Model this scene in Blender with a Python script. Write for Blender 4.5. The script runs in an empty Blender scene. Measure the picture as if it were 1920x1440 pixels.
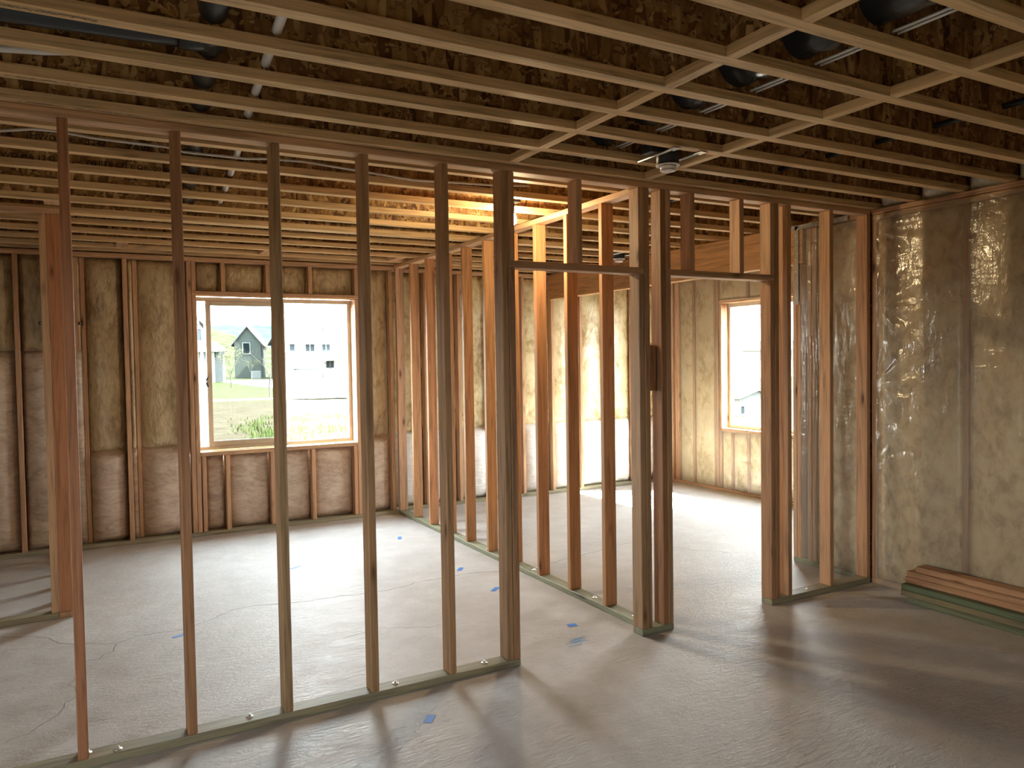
import bpy, bmesh, math, random
from mathutils import Vector, Matrix, noise

# ------------------------------------------------------------------ camera, sky, sun, exposure
SC = bpy.context.scene
COL = SC.collection
F_PX, YAW, PITCH, ROLL = 1433.779, 0.504903632, -0.0324472784, -0.0151967840
CAM_Z = 1.6185
_f = Vector((math.sin(YAW)*math.cos(PITCH), math.cos(YAW)*math.cos(PITCH), math.sin(PITCH)))
_r0 = Vector((math.cos(YAW), -math.sin(YAW), 0.0))
_u0 = _r0.cross(_f)
_r = math.cos(ROLL)*_r0 + math.sin(ROLL)*_u0
_u = -math.sin(ROLL)*_r0 + math.cos(ROLL)*_u0
cam_data = bpy.data.cameras.new('camera')
cam_data.sensor_width = 36.0
cam_data.lens = F_PX/1920.0*36.0
cam_data.clip_end = 20000.0
cam = bpy.data.objects.new('camera', cam_data)
m = Matrix((( _r.x, _u.x, -_f.x), (_r.y, _u.y, -_f.y), (_r.z, _u.z, -_f.z)))
cam.matrix_world = Matrix.Translation((0, 0, CAM_Z)) @ m.to_4x4()
COL.objects.link(cam)
SC.camera = cam

SKY, SUN, EXPOSURE = 28.5, 110.0, 1.0
world = bpy.data.worlds.new('sky'); SC.world = world
world.use_nodes = True
wn, wl = world.node_tree.nodes, world.node_tree.links
wn.clear()
w_out = wn.new('ShaderNodeOutputWorld'); w_bg = wn.new('ShaderNodeBackground')
w_tc = wn.new('ShaderNodeTexCoord'); w_sep = wn.new('ShaderNodeSeparateXYZ'); w_cr = wn.new('ShaderNodeValToRGB')
wl.new(w_tc.outputs['Generated'], w_sep.inputs[0]); wl.new(w_sep.outputs['Z'], w_cr.inputs[0])
w_cr.color_ramp.elements[0].color = (0.97, 0.985, 1.0, 1)
w_cr.color_ramp.elements[1].color = (0.80, 0.90, 1.0, 1)
w_cr.color_ramp.elements[1].position = 0.9
wl.new(w_cr.outputs[0], w_bg.inputs['Color']); w_bg.inputs['Strength'].default_value = SKY
wl.new(w_bg.outputs[0], w_out.inputs[0])

sun_d = bpy.data.lights.new('sun', 'SUN'); sun_d.energy = SUN; sun_d.angle = 0.0093; sun_d.color = (1.0, 0.93, 0.82)
sun = bpy.data.objects.new('sun', sun_d); COL.objects.link(sun)
sun.rotation_euler = Vector((-0.773, 0.51, -1.0)).to_track_quat('-Z', 'Y').to_euler()
sun.location = (20, -12, 25)

def portal(name, loc, rot, sx, sy):
    d = bpy.data.lights.new(name, 'AREA'); d.shape = 'RECTANGLE'; d.size = sx; d.size_y = sy
    d.cycles.is_portal = True
    o = bpy.data.objects.new(name, d); o.location = loc; o.rotation_euler = rot; COL.objects.link(o)
portal('portal', (1.648, 7.93, 1.525), (math.radians(-90), 0, 0), 1.56, 1.52)
portal('portal', (-3.68, 0.3, 1.4), (0, math.radians(-90), 0), 1.2, 1.1)
portal('portal', (6.93, 6.045, 1.5), (0, math.radians(90), 0), 1.52, 1.52)

SC.view_settings.view_transform = 'Standard'
SC.view_settings.look = 'None'
SC.view_settings.gamma = 1.0
SC.view_settings.use_curve_mapping = False
SC.view_settings.exposure = EXPOSURE
SC.cycles.use_denoising = True
SC.cycles.max_bounces = 12
SC.cycles.diffuse_bounces = 8
SC.cycles.transparent_max_bounces = 16
SC.cycles.caustics_reflective = False
SC.cycles.caustics_refractive = False
SC.cycles.sample_clamp_indirect = 12.0

# ------------------------------------------------------------------ node helpers and materials
def new_mat(name):
    mt = bpy.data.materials.new(name); mt.use_nodes = True
    nt = mt.node_tree; nt.nodes.clear()
    out = nt.nodes.new('ShaderNodeOutputMaterial'); bs = nt.nodes.new('ShaderNodeBsdfPrincipled')
    nt.links.new(bs.outputs[0], out.inputs[0])
    return mt, nt, bs, out
def N(nt, t, **kw):
    n = nt.nodes.new(t)
    for k, v in kw.items():
        if k.startswith('i_'):
            key = k[2:]
            key = int(key) if key.isdigit() else key.replace('_', ' ')
            n.inputs[key].default_value = v
        else: setattr(n, k, v)
    return n
def L(nt, a, b): nt.links.new(a, b)
def ramp(nt, fac, stops, interp='LINEAR'):
    r = nt.nodes.new('ShaderNodeValToRGB'); r.color_ramp.interpolation = interp
    e = r.color_ramp.elements
    e[0].position, e[0].color = stops[0][0], (*stops[0][1], 1)
    e[1].position, e[1].color = stops[-1][0], (*stops[-1][1], 1)
    for p, c in stops[1:-1]:
        x = e.new(p); x.color = (*c, 1)
    if fac is not None: nt.links.new(fac, r.inputs[0])
    return r.outputs[0]
def mix(nt, fac, a, b, mode='MIX'):
    n = nt.nodes.new('ShaderNodeMix'); n.data_type = 'RGBA'; n.blend_type = mode
    for sock, val in ((n.inputs[0], fac), (n.inputs[6], a), (n.inputs[7], b)):
        if isinstance(val, (int, float)): sock.default_value = val
        elif isinstance(val, tuple): sock.default_value = (*val, 1)
        else: nt.links.new(val, sock)
    return n.outputs[2]
def math_n(nt, op, a, b=0.0):
    n = nt.nodes.new('ShaderNodeMath'); n.operation = op
    for i, v in enumerate((a, b)):
        if isinstance(v, (int, float)): n.inputs[i].default_value = v
        else: nt.links.new(v, n.inputs[i])
    return n.outputs[0]
def coords(nt, scale=(1, 1, 1), rot=(0, 0, 0), rnd=True):
    tc = nt.nodes.new('ShaderNodeTexCoord'); mp = nt.nodes.new('ShaderNodeMapping')
    mp.inputs['Scale'].default_value = scale; mp.inputs['Rotation'].default_value = rot
    nt.links.new(tc.outputs['Object'], mp.inputs['Vector'])
    if not rnd: return mp.outputs[0]
    oi = nt.nodes.new('ShaderNodeObjectInfo'); vm = nt.nodes.new('ShaderNodeVectorMath'); vm.operation = 'SCALE'
    vm.inputs[0].default_value = (137.0, 71.0, 93.0); nt.links.new(oi.outputs['Random'], vm.inputs['Scale'])
    ad = nt.nodes.new('ShaderNodeVectorMath'); nt.links.new(mp.outputs[0], ad.inputs[0]); nt.links.new(vm.outputs[0], ad.inputs[1])
    return ad.outputs[0]
def noise_t(nt, vec, scale, detail=3.0, rough=0.55, dist=0.0):
    n = nt.nodes.new('ShaderNodeTexNoise'); n.inputs['Scale'].default_value = scale
    n.inputs['Detail'].default_value = detail; n.inputs['Roughness'].default_value = rough; n.inputs['Distortion'].default_value = dist
    nt.links.new(vec, n.inputs['Vector']); return n.outputs[0]
def bump(nt, bs, h, strength, dist=0.01):
    b = nt.nodes.new('ShaderNodeBump'); b.inputs['Strength'].default_value = strength; b.inputs['Distance'].default_value = dist
    nt.links.new(h, b.inputs['Height']); nt.links.new(b.outputs[0], bs.inputs['Normal'])

def wood(name, axis, tints, dark, knots=1.0, rough=0.6):
    mt, nt, bs, out = new_mat(name)
    st = [34.0, 34.0, 34.0]; st[axis] = 1.6
    fi = [230.0, 230.0, 230.0]; fi[axis] = 5.0
    kn = [9.0, 9.0, 9.0]; kn[axis] = 2.6
    g = noise_t(nt, coords(nt, tuple(st)), 1.0, 4.0, 0.6, 1.2)
    f = noise_t(nt, coords(nt, tuple(fi)), 1.0, 2.0)
    oi = nt.nodes.new('ShaderNodeObjectInfo')
    base = mix(nt, 1.0, ramp(nt, oi.outputs['Random'], [(i/(len(tints)-1), t) for i, t in enumerate(tints)]), oi.outputs['Color'], 'MULTIPLY')
    gr = ramp(nt, g, [(0.34, (0.62, 0.62, 0.62)), (0.5, (0.95, 0.95, 0.95)), (0.68, (1.12, 1.1, 1.06))])
    c = mix(nt, 1.0, base, gr, 'MULTIPLY')
    fr = ramp(nt, f, [(0.3, (0.86, 0.86, 0.86)), (0.7, (1.1, 1.1, 1.1))])
    c = mix(nt, 1.0, c, fr, 'MULTIPLY')
    v = nt.nodes.new('ShaderNodeTexVoronoi'); v.inputs['Scale'].default_value = 1.0
    L(nt, coords(nt, tuple(kn)), v.inputs['Vector'])
    kf = ramp(nt, v.outputs['Distance'], [(0.05, (1, 1, 1)), (0.12, (0.35, 0.35, 0.35)), (0.2, (0, 0, 0))])
    vm = ramp(nt, v.outputs['Color'], [(0.45, (0, 0, 0)), (0.5, (knots, knots, knots))])
    kf = mix(nt, 1.0, kf, vm, 'MULTIPLY')
    sep = nt.nodes.new('ShaderNodeSeparateColor'); L(nt, kf, sep.inputs[0])
    c = mix(nt, sep.outputs[0], c, dark)
    L(nt, c, bs.inputs['Base Color']); bs.inputs['Roughness'].default_value = rough
    bs.inputs['Specular IOR Level'].default_value = 0.3
    bump(nt, bs, f, 0.25, 0.002)
    return mt
FIR = [(0.53, 0.31, 0.18), (0.56, 0.345, 0.20), (0.51, 0.29, 0.17), (0.58, 0.365, 0.215), (0.54, 0.325, 0.185)]
W = [wood('fir_' + 'xyz'[a], a, FIR, (0.12, 0.045, 0.018)) for a in range(3)]
LVL = [(0.66, 0.45, 0.235), (0.69, 0.475, 0.25), (0.63, 0.42, 0.215)]
FL = [wood('flange_' + 'xyz'[a], a, LVL, (0.16, 0.08, 0.03), 0.5) for a in range(3)]
GRN = [(0.33, 0.30, 0.20), (0.38, 0.325, 0.22), (0.28, 0.285, 0.195)]
G = [wood('treated_' + 'xyz'[a], a, GRN, (0.05, 0.05, 0.03), 0.7) for a in range(3)]

def osb(name, bright):
    mt, nt, bs, out = new_mat(name)
    def layer(rot, sc):
        v = nt.nodes.new('ShaderNodeTexVoronoi'); v.inputs['Scale'].default_value = 1.0; v.inputs['Randomness'].default_value = 1.0
        L(nt, coords(nt, sc, rot), v.inputs['Vector'])
        s = nt.nodes.new('ShaderNodeSeparateColor'); L(nt, v.outputs['Color'], s.inputs[0])
        return s.outputs[0], v.outputs['Distance']
    a, da = layer((0.15, 0.5, 0.2), (13, 30, 48))
    b, db = layer((0.1, -0.35, 0.3), (34, 30, 9))
    c2, dc = layer((0.3, 1.1, -0.5), (17, 52, 40))
    sel = noise_t(nt, coords(nt, (30, 30, 30)), 1.0, 1.0)
    s1 = math_n(nt, 'GREATER_THAN', sel, 0.46); s2 = math_n(nt, 'LESS_THAN', sel, 0.40)
    v = mix(nt, s1, mix(nt, s2, a, c2), b)
    col = ramp(nt, v, [(0.0, (0.085, 0.036, 0.012)), (0.2, (0.21, 0.105, 0.036)), (0.55, (0.33, 0.18, 0.066)), (0.82, (0.42, 0.25, 0.10)), (1.0, (0.56, 0.37, 0.17))])
    d = mix(nt, s1, mix(nt, s2, da, dc), db)
    sh = ramp(nt, d, [(0.1, (1.05, 1.05, 1.05)), (0.75, (0.72, 0.68, 0.62))])
    col = mix(nt, 1.0, col, sh, 'MULTIPLY')
    col = mix(nt, 1.0, col, (bright, bright, bright), 'MULTIPLY')
    L(nt, col, bs.inputs['Base Color']); bs.inputs['Roughness'].default_value = 0.62
    bs.inputs['Specular IOR Level'].default_value = 0.3
    bump(nt, bs, v, 0.3, 0.003)
    return mt
OSB = osb('strand_board', 1.05)
PLY = wood('plywood_beam', 1, [(0.50, 0.27, 0.12), (0.52, 0.28, 0.13)], (0.10, 0.04, 0.015), 0.6)

def concrete():
    mt, nt, bs, out = new_mat('concrete')
    c = coords(nt, (1, 1, 1), rnd=False)
    big = noise_t(nt, c, 0.9, 4.0, 0.6, 0.4)
    med = noise_t(nt, c, 6.0, 5.0, 0.65)
    sw = noise_t(nt, coords(nt, (4.0, 22.0, 1.0), (0, 0, 0.4), rnd=False), 1.6, 4.0, 0.65, 0.8)
    col = ramp(nt, big, [(0.3, (0.49, 0.462, 0.437)), (0.5, (0.555, 0.53, 0.508)), (0.72, (0.61, 0.592, 0.575))])
    col = mix(nt, 1.0, col, ramp(nt, med, [(0.3, (0.86, 0.85, 0.84)), (0.7, (1.08, 1.08, 1.08))]), 'MULTIPLY')
    L(nt, col, bs.inputs['Base Color'])
    L(nt, math_n(nt, 'MULTIPLY_ADD', med, 0.30) if False else ramp(nt, med, [(0.3, (0.38, 0.38, 0.38)), (0.7, (0.6, 0.6, 0.6))]), bs.inputs['Roughness'])
    bs.inputs['Specular IOR Level'].default_value = 0.15
    fine = noise_t(nt, coords(nt, (0.8, 1.5, 1.0), (0, 0, 0.5), rnd=False), 34.0, 4.0, 0.65, 0.8)
    h = mix(nt, 0.5, sw, fine)
    bump(nt, bs, h, 0.75, 0.014)
    return mt
CONC = concrete()

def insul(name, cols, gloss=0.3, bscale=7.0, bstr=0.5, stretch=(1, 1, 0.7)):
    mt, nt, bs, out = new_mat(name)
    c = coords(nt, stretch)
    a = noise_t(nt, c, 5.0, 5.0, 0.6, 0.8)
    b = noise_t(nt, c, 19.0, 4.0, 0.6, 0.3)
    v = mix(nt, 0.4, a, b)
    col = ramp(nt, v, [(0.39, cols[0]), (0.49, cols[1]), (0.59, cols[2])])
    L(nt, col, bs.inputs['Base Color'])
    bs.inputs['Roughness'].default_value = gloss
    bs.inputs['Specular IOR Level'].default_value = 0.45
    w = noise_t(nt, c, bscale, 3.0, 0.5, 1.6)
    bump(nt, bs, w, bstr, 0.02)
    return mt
BATT = insul('fibreglass_batt', [(0.38, 0.28, 0.14), (0.60, 0.495, 0.285), (0.71, 0.62, 0.39)])
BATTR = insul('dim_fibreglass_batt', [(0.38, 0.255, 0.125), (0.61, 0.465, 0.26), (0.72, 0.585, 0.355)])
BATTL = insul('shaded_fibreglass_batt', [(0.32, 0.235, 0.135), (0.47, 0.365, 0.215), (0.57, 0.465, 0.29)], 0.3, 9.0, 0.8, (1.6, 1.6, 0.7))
BATTA = insul('lit_fibreglass_batt', [(0.52, 0.42, 0.22), (0.75, 0.67, 0.42), (0.82, 0.76, 0.54)])  # lit copy of the batt: the alcove's bounced sunlight is put into its colour
BLANK = insul('poly_faced_blanket', [(0.42, 0.315, 0.235), (0.53, 0.42, 0.33), (0.62, 0.51, 0.41)], 0.32, 5.0, 0.5, (1.0, 1.0, 2.2))
WHITEB = insul('white_poly_blanket', [(0.66, 0.64, 0.62), (0.74, 0.73, 0.71), (0.80, 0.79, 0.77)], 0.35, 6.0, 0.4, (1, 1, 3.0))

def poly():
    mt, nt, bs, out = new_mat('clear_poly_sheet')
    nt.nodes.remove(bs)
    df = N(nt, 'ShaderNodeBsdfDiffuse'); df.inputs[0].default_value = (0.76, 0.67, 0.52, 1)
    tr = N(nt, 'ShaderNodeBsdfTransparent'); tr.inputs[0].default_value = (0.97, 0.95, 0.92, 1)
    gl = N(nt, 'ShaderNodeBsdfGlossy'); gl.inputs['Roughness'].default_value = 0.16; gl.inputs[0].default_value = (1, 0.98, 0.94, 1)
    m1 = N(nt, 'ShaderNodeMixShader'); m1.inputs[0].default_value = 0.22
    m2 = N(nt, 'ShaderNodeMixShader')
    lw = N(nt, 'ShaderNodeLayerWeight'); lw.inputs['Blend'].default_value = 0.22
    c = coords(nt, (1, 1, 0.6))
    w = noise_t(nt, c, 7.0, 4.0, 0.55, 2.4)
    b = N(nt, 'ShaderNodeBump'); b.inputs['Strength'].default_value = 0.5; b.inputs['Distance'].default_value = 0.02
    w2 = noise_t(nt, coords(nt, (1.0, 11.0, 2.2), (0.75, 0, 0)), 1.0, 3.0, 0.5, 1.0)
    w3 = noise_t(nt, coords(nt, (1.0, 3.0, 13.0), (0.35, 0, 0)), 1.0, 3.0, 0.5, 1.2)
    L(nt, math_n(nt, 'ADD', math_n(nt, 'MULTIPLY', w, 0.7), math_n(nt, 'ADD', math_n(nt, 'MULTIPLY', w2, 0.8), math_n(nt, 'MULTIPLY', w3, 0.6))), b.inputs['Height'])
    for n in (df, gl, lw): L(nt, b.outputs[0], n.inputs['Normal'])
    fac = math_n(nt, 'ADD', 0.05, math_n(nt, 'MULTIPLY', lw.outputs['Fresnel'], 0.8))
    L(nt, tr.outputs[0], m1.inputs[1]); L(nt, df.outputs[0], m1.inputs[2])
    L(nt, fac, m2.inputs[0]); L(nt, m1.outputs[0], m2.inputs[1]); L(nt, gl.outputs[0], m2.inputs[2]); L(nt, m2.outputs[0], out.inputs[0])
    return mt
POLY = poly()

def plain(name, col, rough=0.5, metal=0.0, spec=0.5, emit=None, estr=0.0):
    mt, nt, bs, out = new_mat(name)
    c = coords(nt, (1, 1, 1))
    v = noise_t(nt, c, 14.0, 3.0)
    cc = mix(nt, 1.0, col, ramp(nt, v, [(0.3, (0.93, 0.93, 0.93)), (0.7, (1.05, 1.05, 1.05))]), 'MULTIPLY')
    L(nt, cc, bs.inputs['Base Color']); bs.inputs['Roughness'].default_value = rough; bs.inputs['Metallic'].default_value = metal
    bs.inputs['Specular IOR Level'].default_value = spec
    if emit:
        bs.inputs['Emission Color'].default_value = (*emit, 1); bs.inputs['Emission Strength'].default_value = estr
    return mt
VINYL = plain('almond_vinyl', (0.50, 0.44, 0.34), 0.4)
STEEL = plain('galvanised_steel', (0.72, 0.72, 0.70), 0.42, 0.75)
STRAP = plain('dull_galvanised_strap', (0.34, 0.33, 0.31), 0.45, 0.6)
NAILH = plain('bright_nail_heads', (0.85, 0.84, 0.80), 0.3, 0.5)
BLACKP = plain('black_abs', (0.028, 0.031, 0.034), 0.3)
BLACKM = plain('black_metal', (0.012, 0.012, 0.013), 0.45)
FOIL = plain('black_foil_duct', (0.03, 0.032, 0.034), 0.22)
PVC = plain('white_pvc', (0.72, 0.70, 0.68), 0.35)
CABLE = plain('grey_cable', (0.66, 0.63, 0.58), 0.45)
BRASS = plain('brass', (0.70, 0.45, 0.20), 0.3, 1.0)
TAPE = plain('blue_tape', (0.05, 0.20, 0.62), 0.55)
CHALK = plain('blue_chalk', (0.22, 0.34, 0.50), 0.9)
CRACK = plain('crack_dark', (0.14, 0.125, 0.11), 0.9)
INK = plain('black_ink', (0.015, 0.012, 0.01), 0.8)
GREYINK = plain('faded_ink', (0.10, 0.085, 0.07), 0.8)
LAMPBODY = plain('teal_plastic', (0.02, 0.09, 0.11), 0.4)
WHITEM = plain('white_enamel', (0.78, 0.74, 0.74), 0.35)
BULB = plain('lit_bulb', (1, 0.9, 0.7), 0.4, 0, 0.5, (1.0, 0.74, 0.36), 60.0)
RED = plain('red_mark', (0.45, 0.10, 0.07), 0.7)

def glass(name, tint):
    mt, nt, bs, out = new_mat(name)
    nt.nodes.remove(bs)
    tr = N(nt, 'ShaderNodeBsdfTransparent'); tr.inputs[0].default_value = (*tint, 1)
    gl = N(nt, 'ShaderNodeBsdfGlossy'); gl.inputs['Roughness'].default_value = 0.02
    fr = N(nt, 'ShaderNodeFresnel'); fr.inputs['IOR'].default_value = 1.45
    mx = N(nt, 'ShaderNodeMixShader')
    ge = N(nt, 'ShaderNodeNewGeometry')
    L(nt, math_n(nt, 'MULTIPLY', fr.outputs[0], math_n(nt, 'SUBTRACT', 1.0, ge.outputs['Backfacing'])), mx.inputs[0]); L(nt, tr.outputs[0], mx.inputs[1]); L(nt, gl.outputs[0], mx.inputs[2]); L(nt, mx.outputs[0], out.inputs[0])
    return mt
CLEAR = glass('clear_glass', (0.96, 0.98, 0.97))
LOWE = glass('low_e_glass', (0.75, 0.77, 0.76))
TINTED = glass('tinted_screened_glass', (0.42, 0.455, 0.445))

# ------------------------------------------------------------------ object helpers
def tag(o, label=None, cat=None, group=None, kind=None):
    if label: o['label'] = label
    if cat: o['category'] = cat
    if group: o['group'] = group
    if kind: o['kind'] = kind
    return o
def empty(name, loc=(0, 0, 0), label=None, cat=None, group=None, kind=None):
    o = bpy.data.objects.new(name, None); o.location = loc; o.empty_display_size = 0.1; COL.objects.link(o)
    return tag(o, label, cat, group, kind)
def wloc(o):
    v = Vector((0, 0, 0))
    while o is not None:
        v += o.location; o = o.parent
    return v
def link(name, bm, mats, parent=None, origin=(0, 0, 0), smooth=False):
    """bm holds world coordinates; the object gets its own origin."""
    me = bpy.data.meshes.new(name)
    bmesh.ops.translate(bm, verts=bm.verts, vec=-Vector(origin))
    bm.to_mesh(me); bm.free()
    for mt in (mats if isinstance(mats, (list, tuple)) else [mats]): me.materials.append(mt)
    if smooth:
        for p in me.polygons: p.use_smooth = True
    o = bpy.data.objects.new(name, me)
    o.location = Vector(origin) - (wloc(parent) if parent else Vector((0, 0, 0)))
    if parent: o.parent = parent
    COL.objects.link(o)
    return o
def add_box(bm, x0, x1, y0, y1, z0, z1, mi=0):
    vs = [bm.verts.new(p) for p in ((x0,y0,z0),(x1,y0,z0),(x1,y1,z0),(x0,y1,z0),(x0,y0,z1),(x1,y0,z1),(x1,y1,z1),(x0,y1,z1))]
    fs = [bm.faces.new([vs[i] for i in q]) for q in ((3,2,1,0),(4,5,6,7),(0,1,5,4),(1,2,6,5),(2,3,7,6),(3,0,4,7))]
    for f in fs: f.material_index = mi
    return vs, fs
def box(name, parent, mat, x0, x1, y0, y1, z0, z1, bev=0.0035):
    bm = bmesh.new(); add_box(bm, x0, x1, y0, y1, z0, z1)
    if bev: bmesh.ops.bevel(bm, geom=bm.edges[:], offset=bev, segments=1, affect='EDGES')
    return link(name, bm, mat, parent, ((x0+x1)/2, (y0+y1)/2, z0))
def add_tube(bm, pts, r, seg=12, caps=True, mi=0):
    pts = [Vector(p) for p in pts]; rings = []
    up = Vector((0, 0, 1))
    for i, p in enumerate(pts):
        t = (pts[min(i+1, len(pts)-1)] - pts[max(i-1, 0)]).normalized()
        a = t.cross(up)
        if a.length < 1e-3: a = t.cross(Vector((1, 0, 0)))
        a.normalize(); b = a.cross(t).normalized()
        rr = r[i] if isinstance(r, (list, tuple)) else r
        rings.append([bm.verts.new(p + rr*(math.cos(2*math.pi*k/seg)*a + math.sin(2*math.pi*k/seg)*b)) for k in range(seg)])
    for i in range(len(rings)-1):
        for k in range(seg):
            f = bm.faces.new((rings[i][k], rings[i][(k+1) % seg], rings[i+1][(k+1) % seg], rings[i+1][k])); f.smooth = True; f.material_index = mi
    if caps:
        bm.faces.new(rings[0][::-1]).material_index = mi; bm.faces.new(rings[-1]).material_index = mi
def add_lathe(bm, c, prof, seg=24, mi=0):
    """prof: list of (radius, z) around the vertical axis through c."""
    rings = []
    for r, z in prof:
        rings.append([bm.verts.new((c[0] + r*math.cos(2*math.pi*k/seg), c[1] + r*math.sin(2*math.pi*k/seg), c[2] + z)) for k in range(seg)])
    for i in range(len(rings)-1):
        for k in range(seg):
            f = bm.faces.new((rings[i][k], rings[i][(k+1) % seg], rings[i+1][(k+1) % seg], rings[i+1][k])); f.smooth = True; f.material_index = mi
    bm.faces.new(rings[0][::-1]); bm.faces.new(rings[-1])
def grid(o, u, v, n, nu, nv, fn):
    bm = bmesh.new(); o, u, v, n = map(Vector, (o, u, v, n))
    rows = []
    for j in range(nv+1):
        rows.append([bm.verts.new(o + u*(i/nu) + v*(j/nv) + n*fn(i/nu, j/nv)) for i in range(nu+1)])
    for j in range(nv):
        for i in range(nu):
            f = bm.faces.new((rows[j][i], rows[j][i+1], rows[j+1][i+1], rows[j+1][i])); f.smooth = True
    return bm
def puff(name, parent, mat, o, u, v, n, depth, seed, nu=10, nv=28, wr=0.012, fold=0.0):
    """a stuffed insulation piece: bulges along n, pulled in at its edges; folds gather near the edges."""
    lu, lv = Vector(u).length, Vector(v).length
    def fn(a, b):
        e = (1-abs(2*a-1)**3)*(1-abs(2*b-1)**(2+6*min(lv/lu, 3)))
        p = Vector((a*lu*4+seed*7.3, b*lv*4, seed*1.7))
        k = noise.noise(p)*wr + noise.noise(p*3.1)*wr*0.45
        if fold:
            k += fold*math.sin((b*lv*13+a*lu*9)*2.2+seed)*(abs(2*a-1)**1.5)*0.6
        return depth*e + k*(0.35+e*0.65)
    bm = grid(o, u, v, n, nu, nv, fn)
    # closed back so that it has thickness
    ret = bmesh.ops.extrude_face_region(bm, geom=bm.faces[:])
    vs = [g for g in ret['geom'] if isinstance(g, bmesh.types.BMVert)]
    nn = Vector(n)
    oo = Vector(o)
    for q in vs: q.co = q.co - nn*(max(0.0, (q.co-oo).dot(nn)) + 0.03)
    bmesh.ops.recalc_face_normals(bm, faces=bm.faces[:])
    return link(name, bm, mat, parent, o)
def tint(o, r, g, b):
    o.color = (r, g, b, 1.0); return o
RED_T, OLIVE, DARKT, PALE, ORANGE = (0.80, 0.60, 0.55), (0.78, 0.84, 0.80), (0.72, 0.70, 0.66), (1.12, 1.18, 1.15), (1.0, 0.90, 0.74)
PT = 0.038  # board thickness
PW = 0.089  # board width

# ------------------------------------------------------------------ structure: floor
floor_bm = bmesh.new(); add_box(floor_bm, -3.6, 6.95, -2.6, 7.95, -0.15, 0.0)
floor = tag(link('floor', floor_bm, CONC, None, (0, 0, 0)), 'bare grey trowelled concrete slab floor of the framed basement', 'floor', kind='structure')
def ribbon(name, pts, w, mat, z=0.0006, seed=0, jag=0.014):
    bm = bmesh.new(); rnd = random.Random(seed); P = []
    for i in range(len(pts)-1):
        a, b = Vector((*pts[i], z)), Vector((*pts[i+1], z)); n = max(2, int((b-a).length/0.05))
        for k in range(n):
            q = a.lerp(b, k/n); P.append(q + Vector((rnd.uniform(-jag, jag), rnd.uniform(-jag, jag), 0)))
    P.append(Vector((*pts[-1], z)))
    prev = None
    for i, q in enumerate(P):
        t = (P[min(i+1, len(P)-1)] - P[max(i-1, 0)]).normalized(); s = Vector((-t.y, t.x, 0))*w*rnd.uniform(0.5, 1.2)
        cur = (bm.verts.new(q-s), bm.verts.new(q+s))
        if prev: bm.faces.new((prev[0], prev[1], cur[1], cur[0]))
        prev = cur
    return link(name, bm, mat, floor, (pts[0][0], pts[0][1], 0))
ribbon('crack', [(-0.5,5.45),(-0.29,5.34),(-0.19,5.14),(0.1,4.98),(0.21,5.05),(0.33,5.04),(0.46,5.02),(0.65,5.14),(0.79,5.26),(0.93,5.27),(1.09,5.2),(1.33,5.17),(1.48,5.16),(1.64,5.13),(1.9,5.13),(2.09,5.2),(2.43,5.2),(2.82,5.12)], 0.0032, CRACK, seed=1)
ribbon('crack', [(2.93,5.1),(3.14,5.12),(3.49,5.18),(3.72,5.24),(3.9,5.3),(4.1,5.3),(4.3,5.0),(4.38,4.84),(4.57,4.59)], 0.0028, CRACK, seed=2)
ribbon('crack', [(0.1,4.96),(0.07,4.86),(0.01,4.76),(-0.06,4.76)], 0.0022, CRACK, seed=3)
ribbon('crack', [(-0.1,4.54),(-0.13,4.46),(-0.1,4.28),(-0.14,4.21),(-0.2,4.05),(-0.29,3.96),(-0.36,3.91)], 0.0018, CRACK, seed=4)
ribbon('crack', [(1.25,4.35),(1.5,4.42),(1.75,4.28),(2.0,4.3)], 0.0015, CRACK, seed=5)
bmc = bmesh.new()
rc = random.Random(9)
for k in range(16):
    a = rc.uniform(-0.4, 0.4); cx = 2.36 + k*0.006 + rc.uniform(-0.02, 0.02); cy = 3.62 + rc.uniform(-0.03, 0.03) + (k-8)*0.004; w = rc.uniform(0.01, 0.05)
    q = [Vector((cx+dx*w*math.cos(a)-dy*0.004*math.sin(a), cy+dx*w*math.sin(a)+dy*0.004*math.cos(a), 0.0005+k*0.00003)) for dx, dy in ((-1,-1),(1,-1),(1,1),(-1,1))]
    bmc.faces.new([bmc.verts.new(p) for p in q])
link('chalk_mark', bmc, CHALK, floor, (2.38, 3.62, 0))

# ------------------------------------------------------------------ structure: ceiling of I-joists
ceiling = empty('ceiling', (0, 0, 2.62), 'open ceiling of wood I-joists under strand board decking', 'ceiling', kind='structure')
ZJ, ZT = 2.623, 2.925
def ibeam(name, along, a0, a1, c0, w=0.055, parent=None, fh=0.036):
    """I-joist: flanges material 0, strand board web material 1."""
    bm = bmesh.new(); wc = c0 + w/2
    for z0, z1, lo, hi, mi in ((ZJ, ZJ+fh, c0, c0+w, 0), (ZJ+fh, ZT-fh, wc-0.005, wc+0.005, 1), (ZT-fh, ZT, c0, c0+w, 0)):
        if along == 'x': add_box(bm, a0, a1, lo, hi, z0, z1, mi)
        else: add_box(bm, lo, hi, a0, a1, z0, z1, mi)
    org = (((a0+a1)/2), wc, ZJ) if along == 'x' else (wc, (a0+a1)/2, ZJ)
    return link(name, bm, [FL[0] if along == 'x' else FL[1], OSB], parent or ceiling, org)
JF = [0.68, 0.99, 1.30, 1.612, 1.922, 2.235, 2.53, 2.825, 3.142, 3.432]
JB = [3.757, 4.155, 4.555, 4.970, 5.404, 5.812, 5.868, 6.195, 6.605, 7.015, 7.385, 7.640]
joists = {}
for y in JF: joists[y] = ibeam('joist', 'x', -3.5, 4.885, y)
for y in JB: joists[y] = ibeam('joist', 'x', -3.5, 6.72, y)
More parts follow.
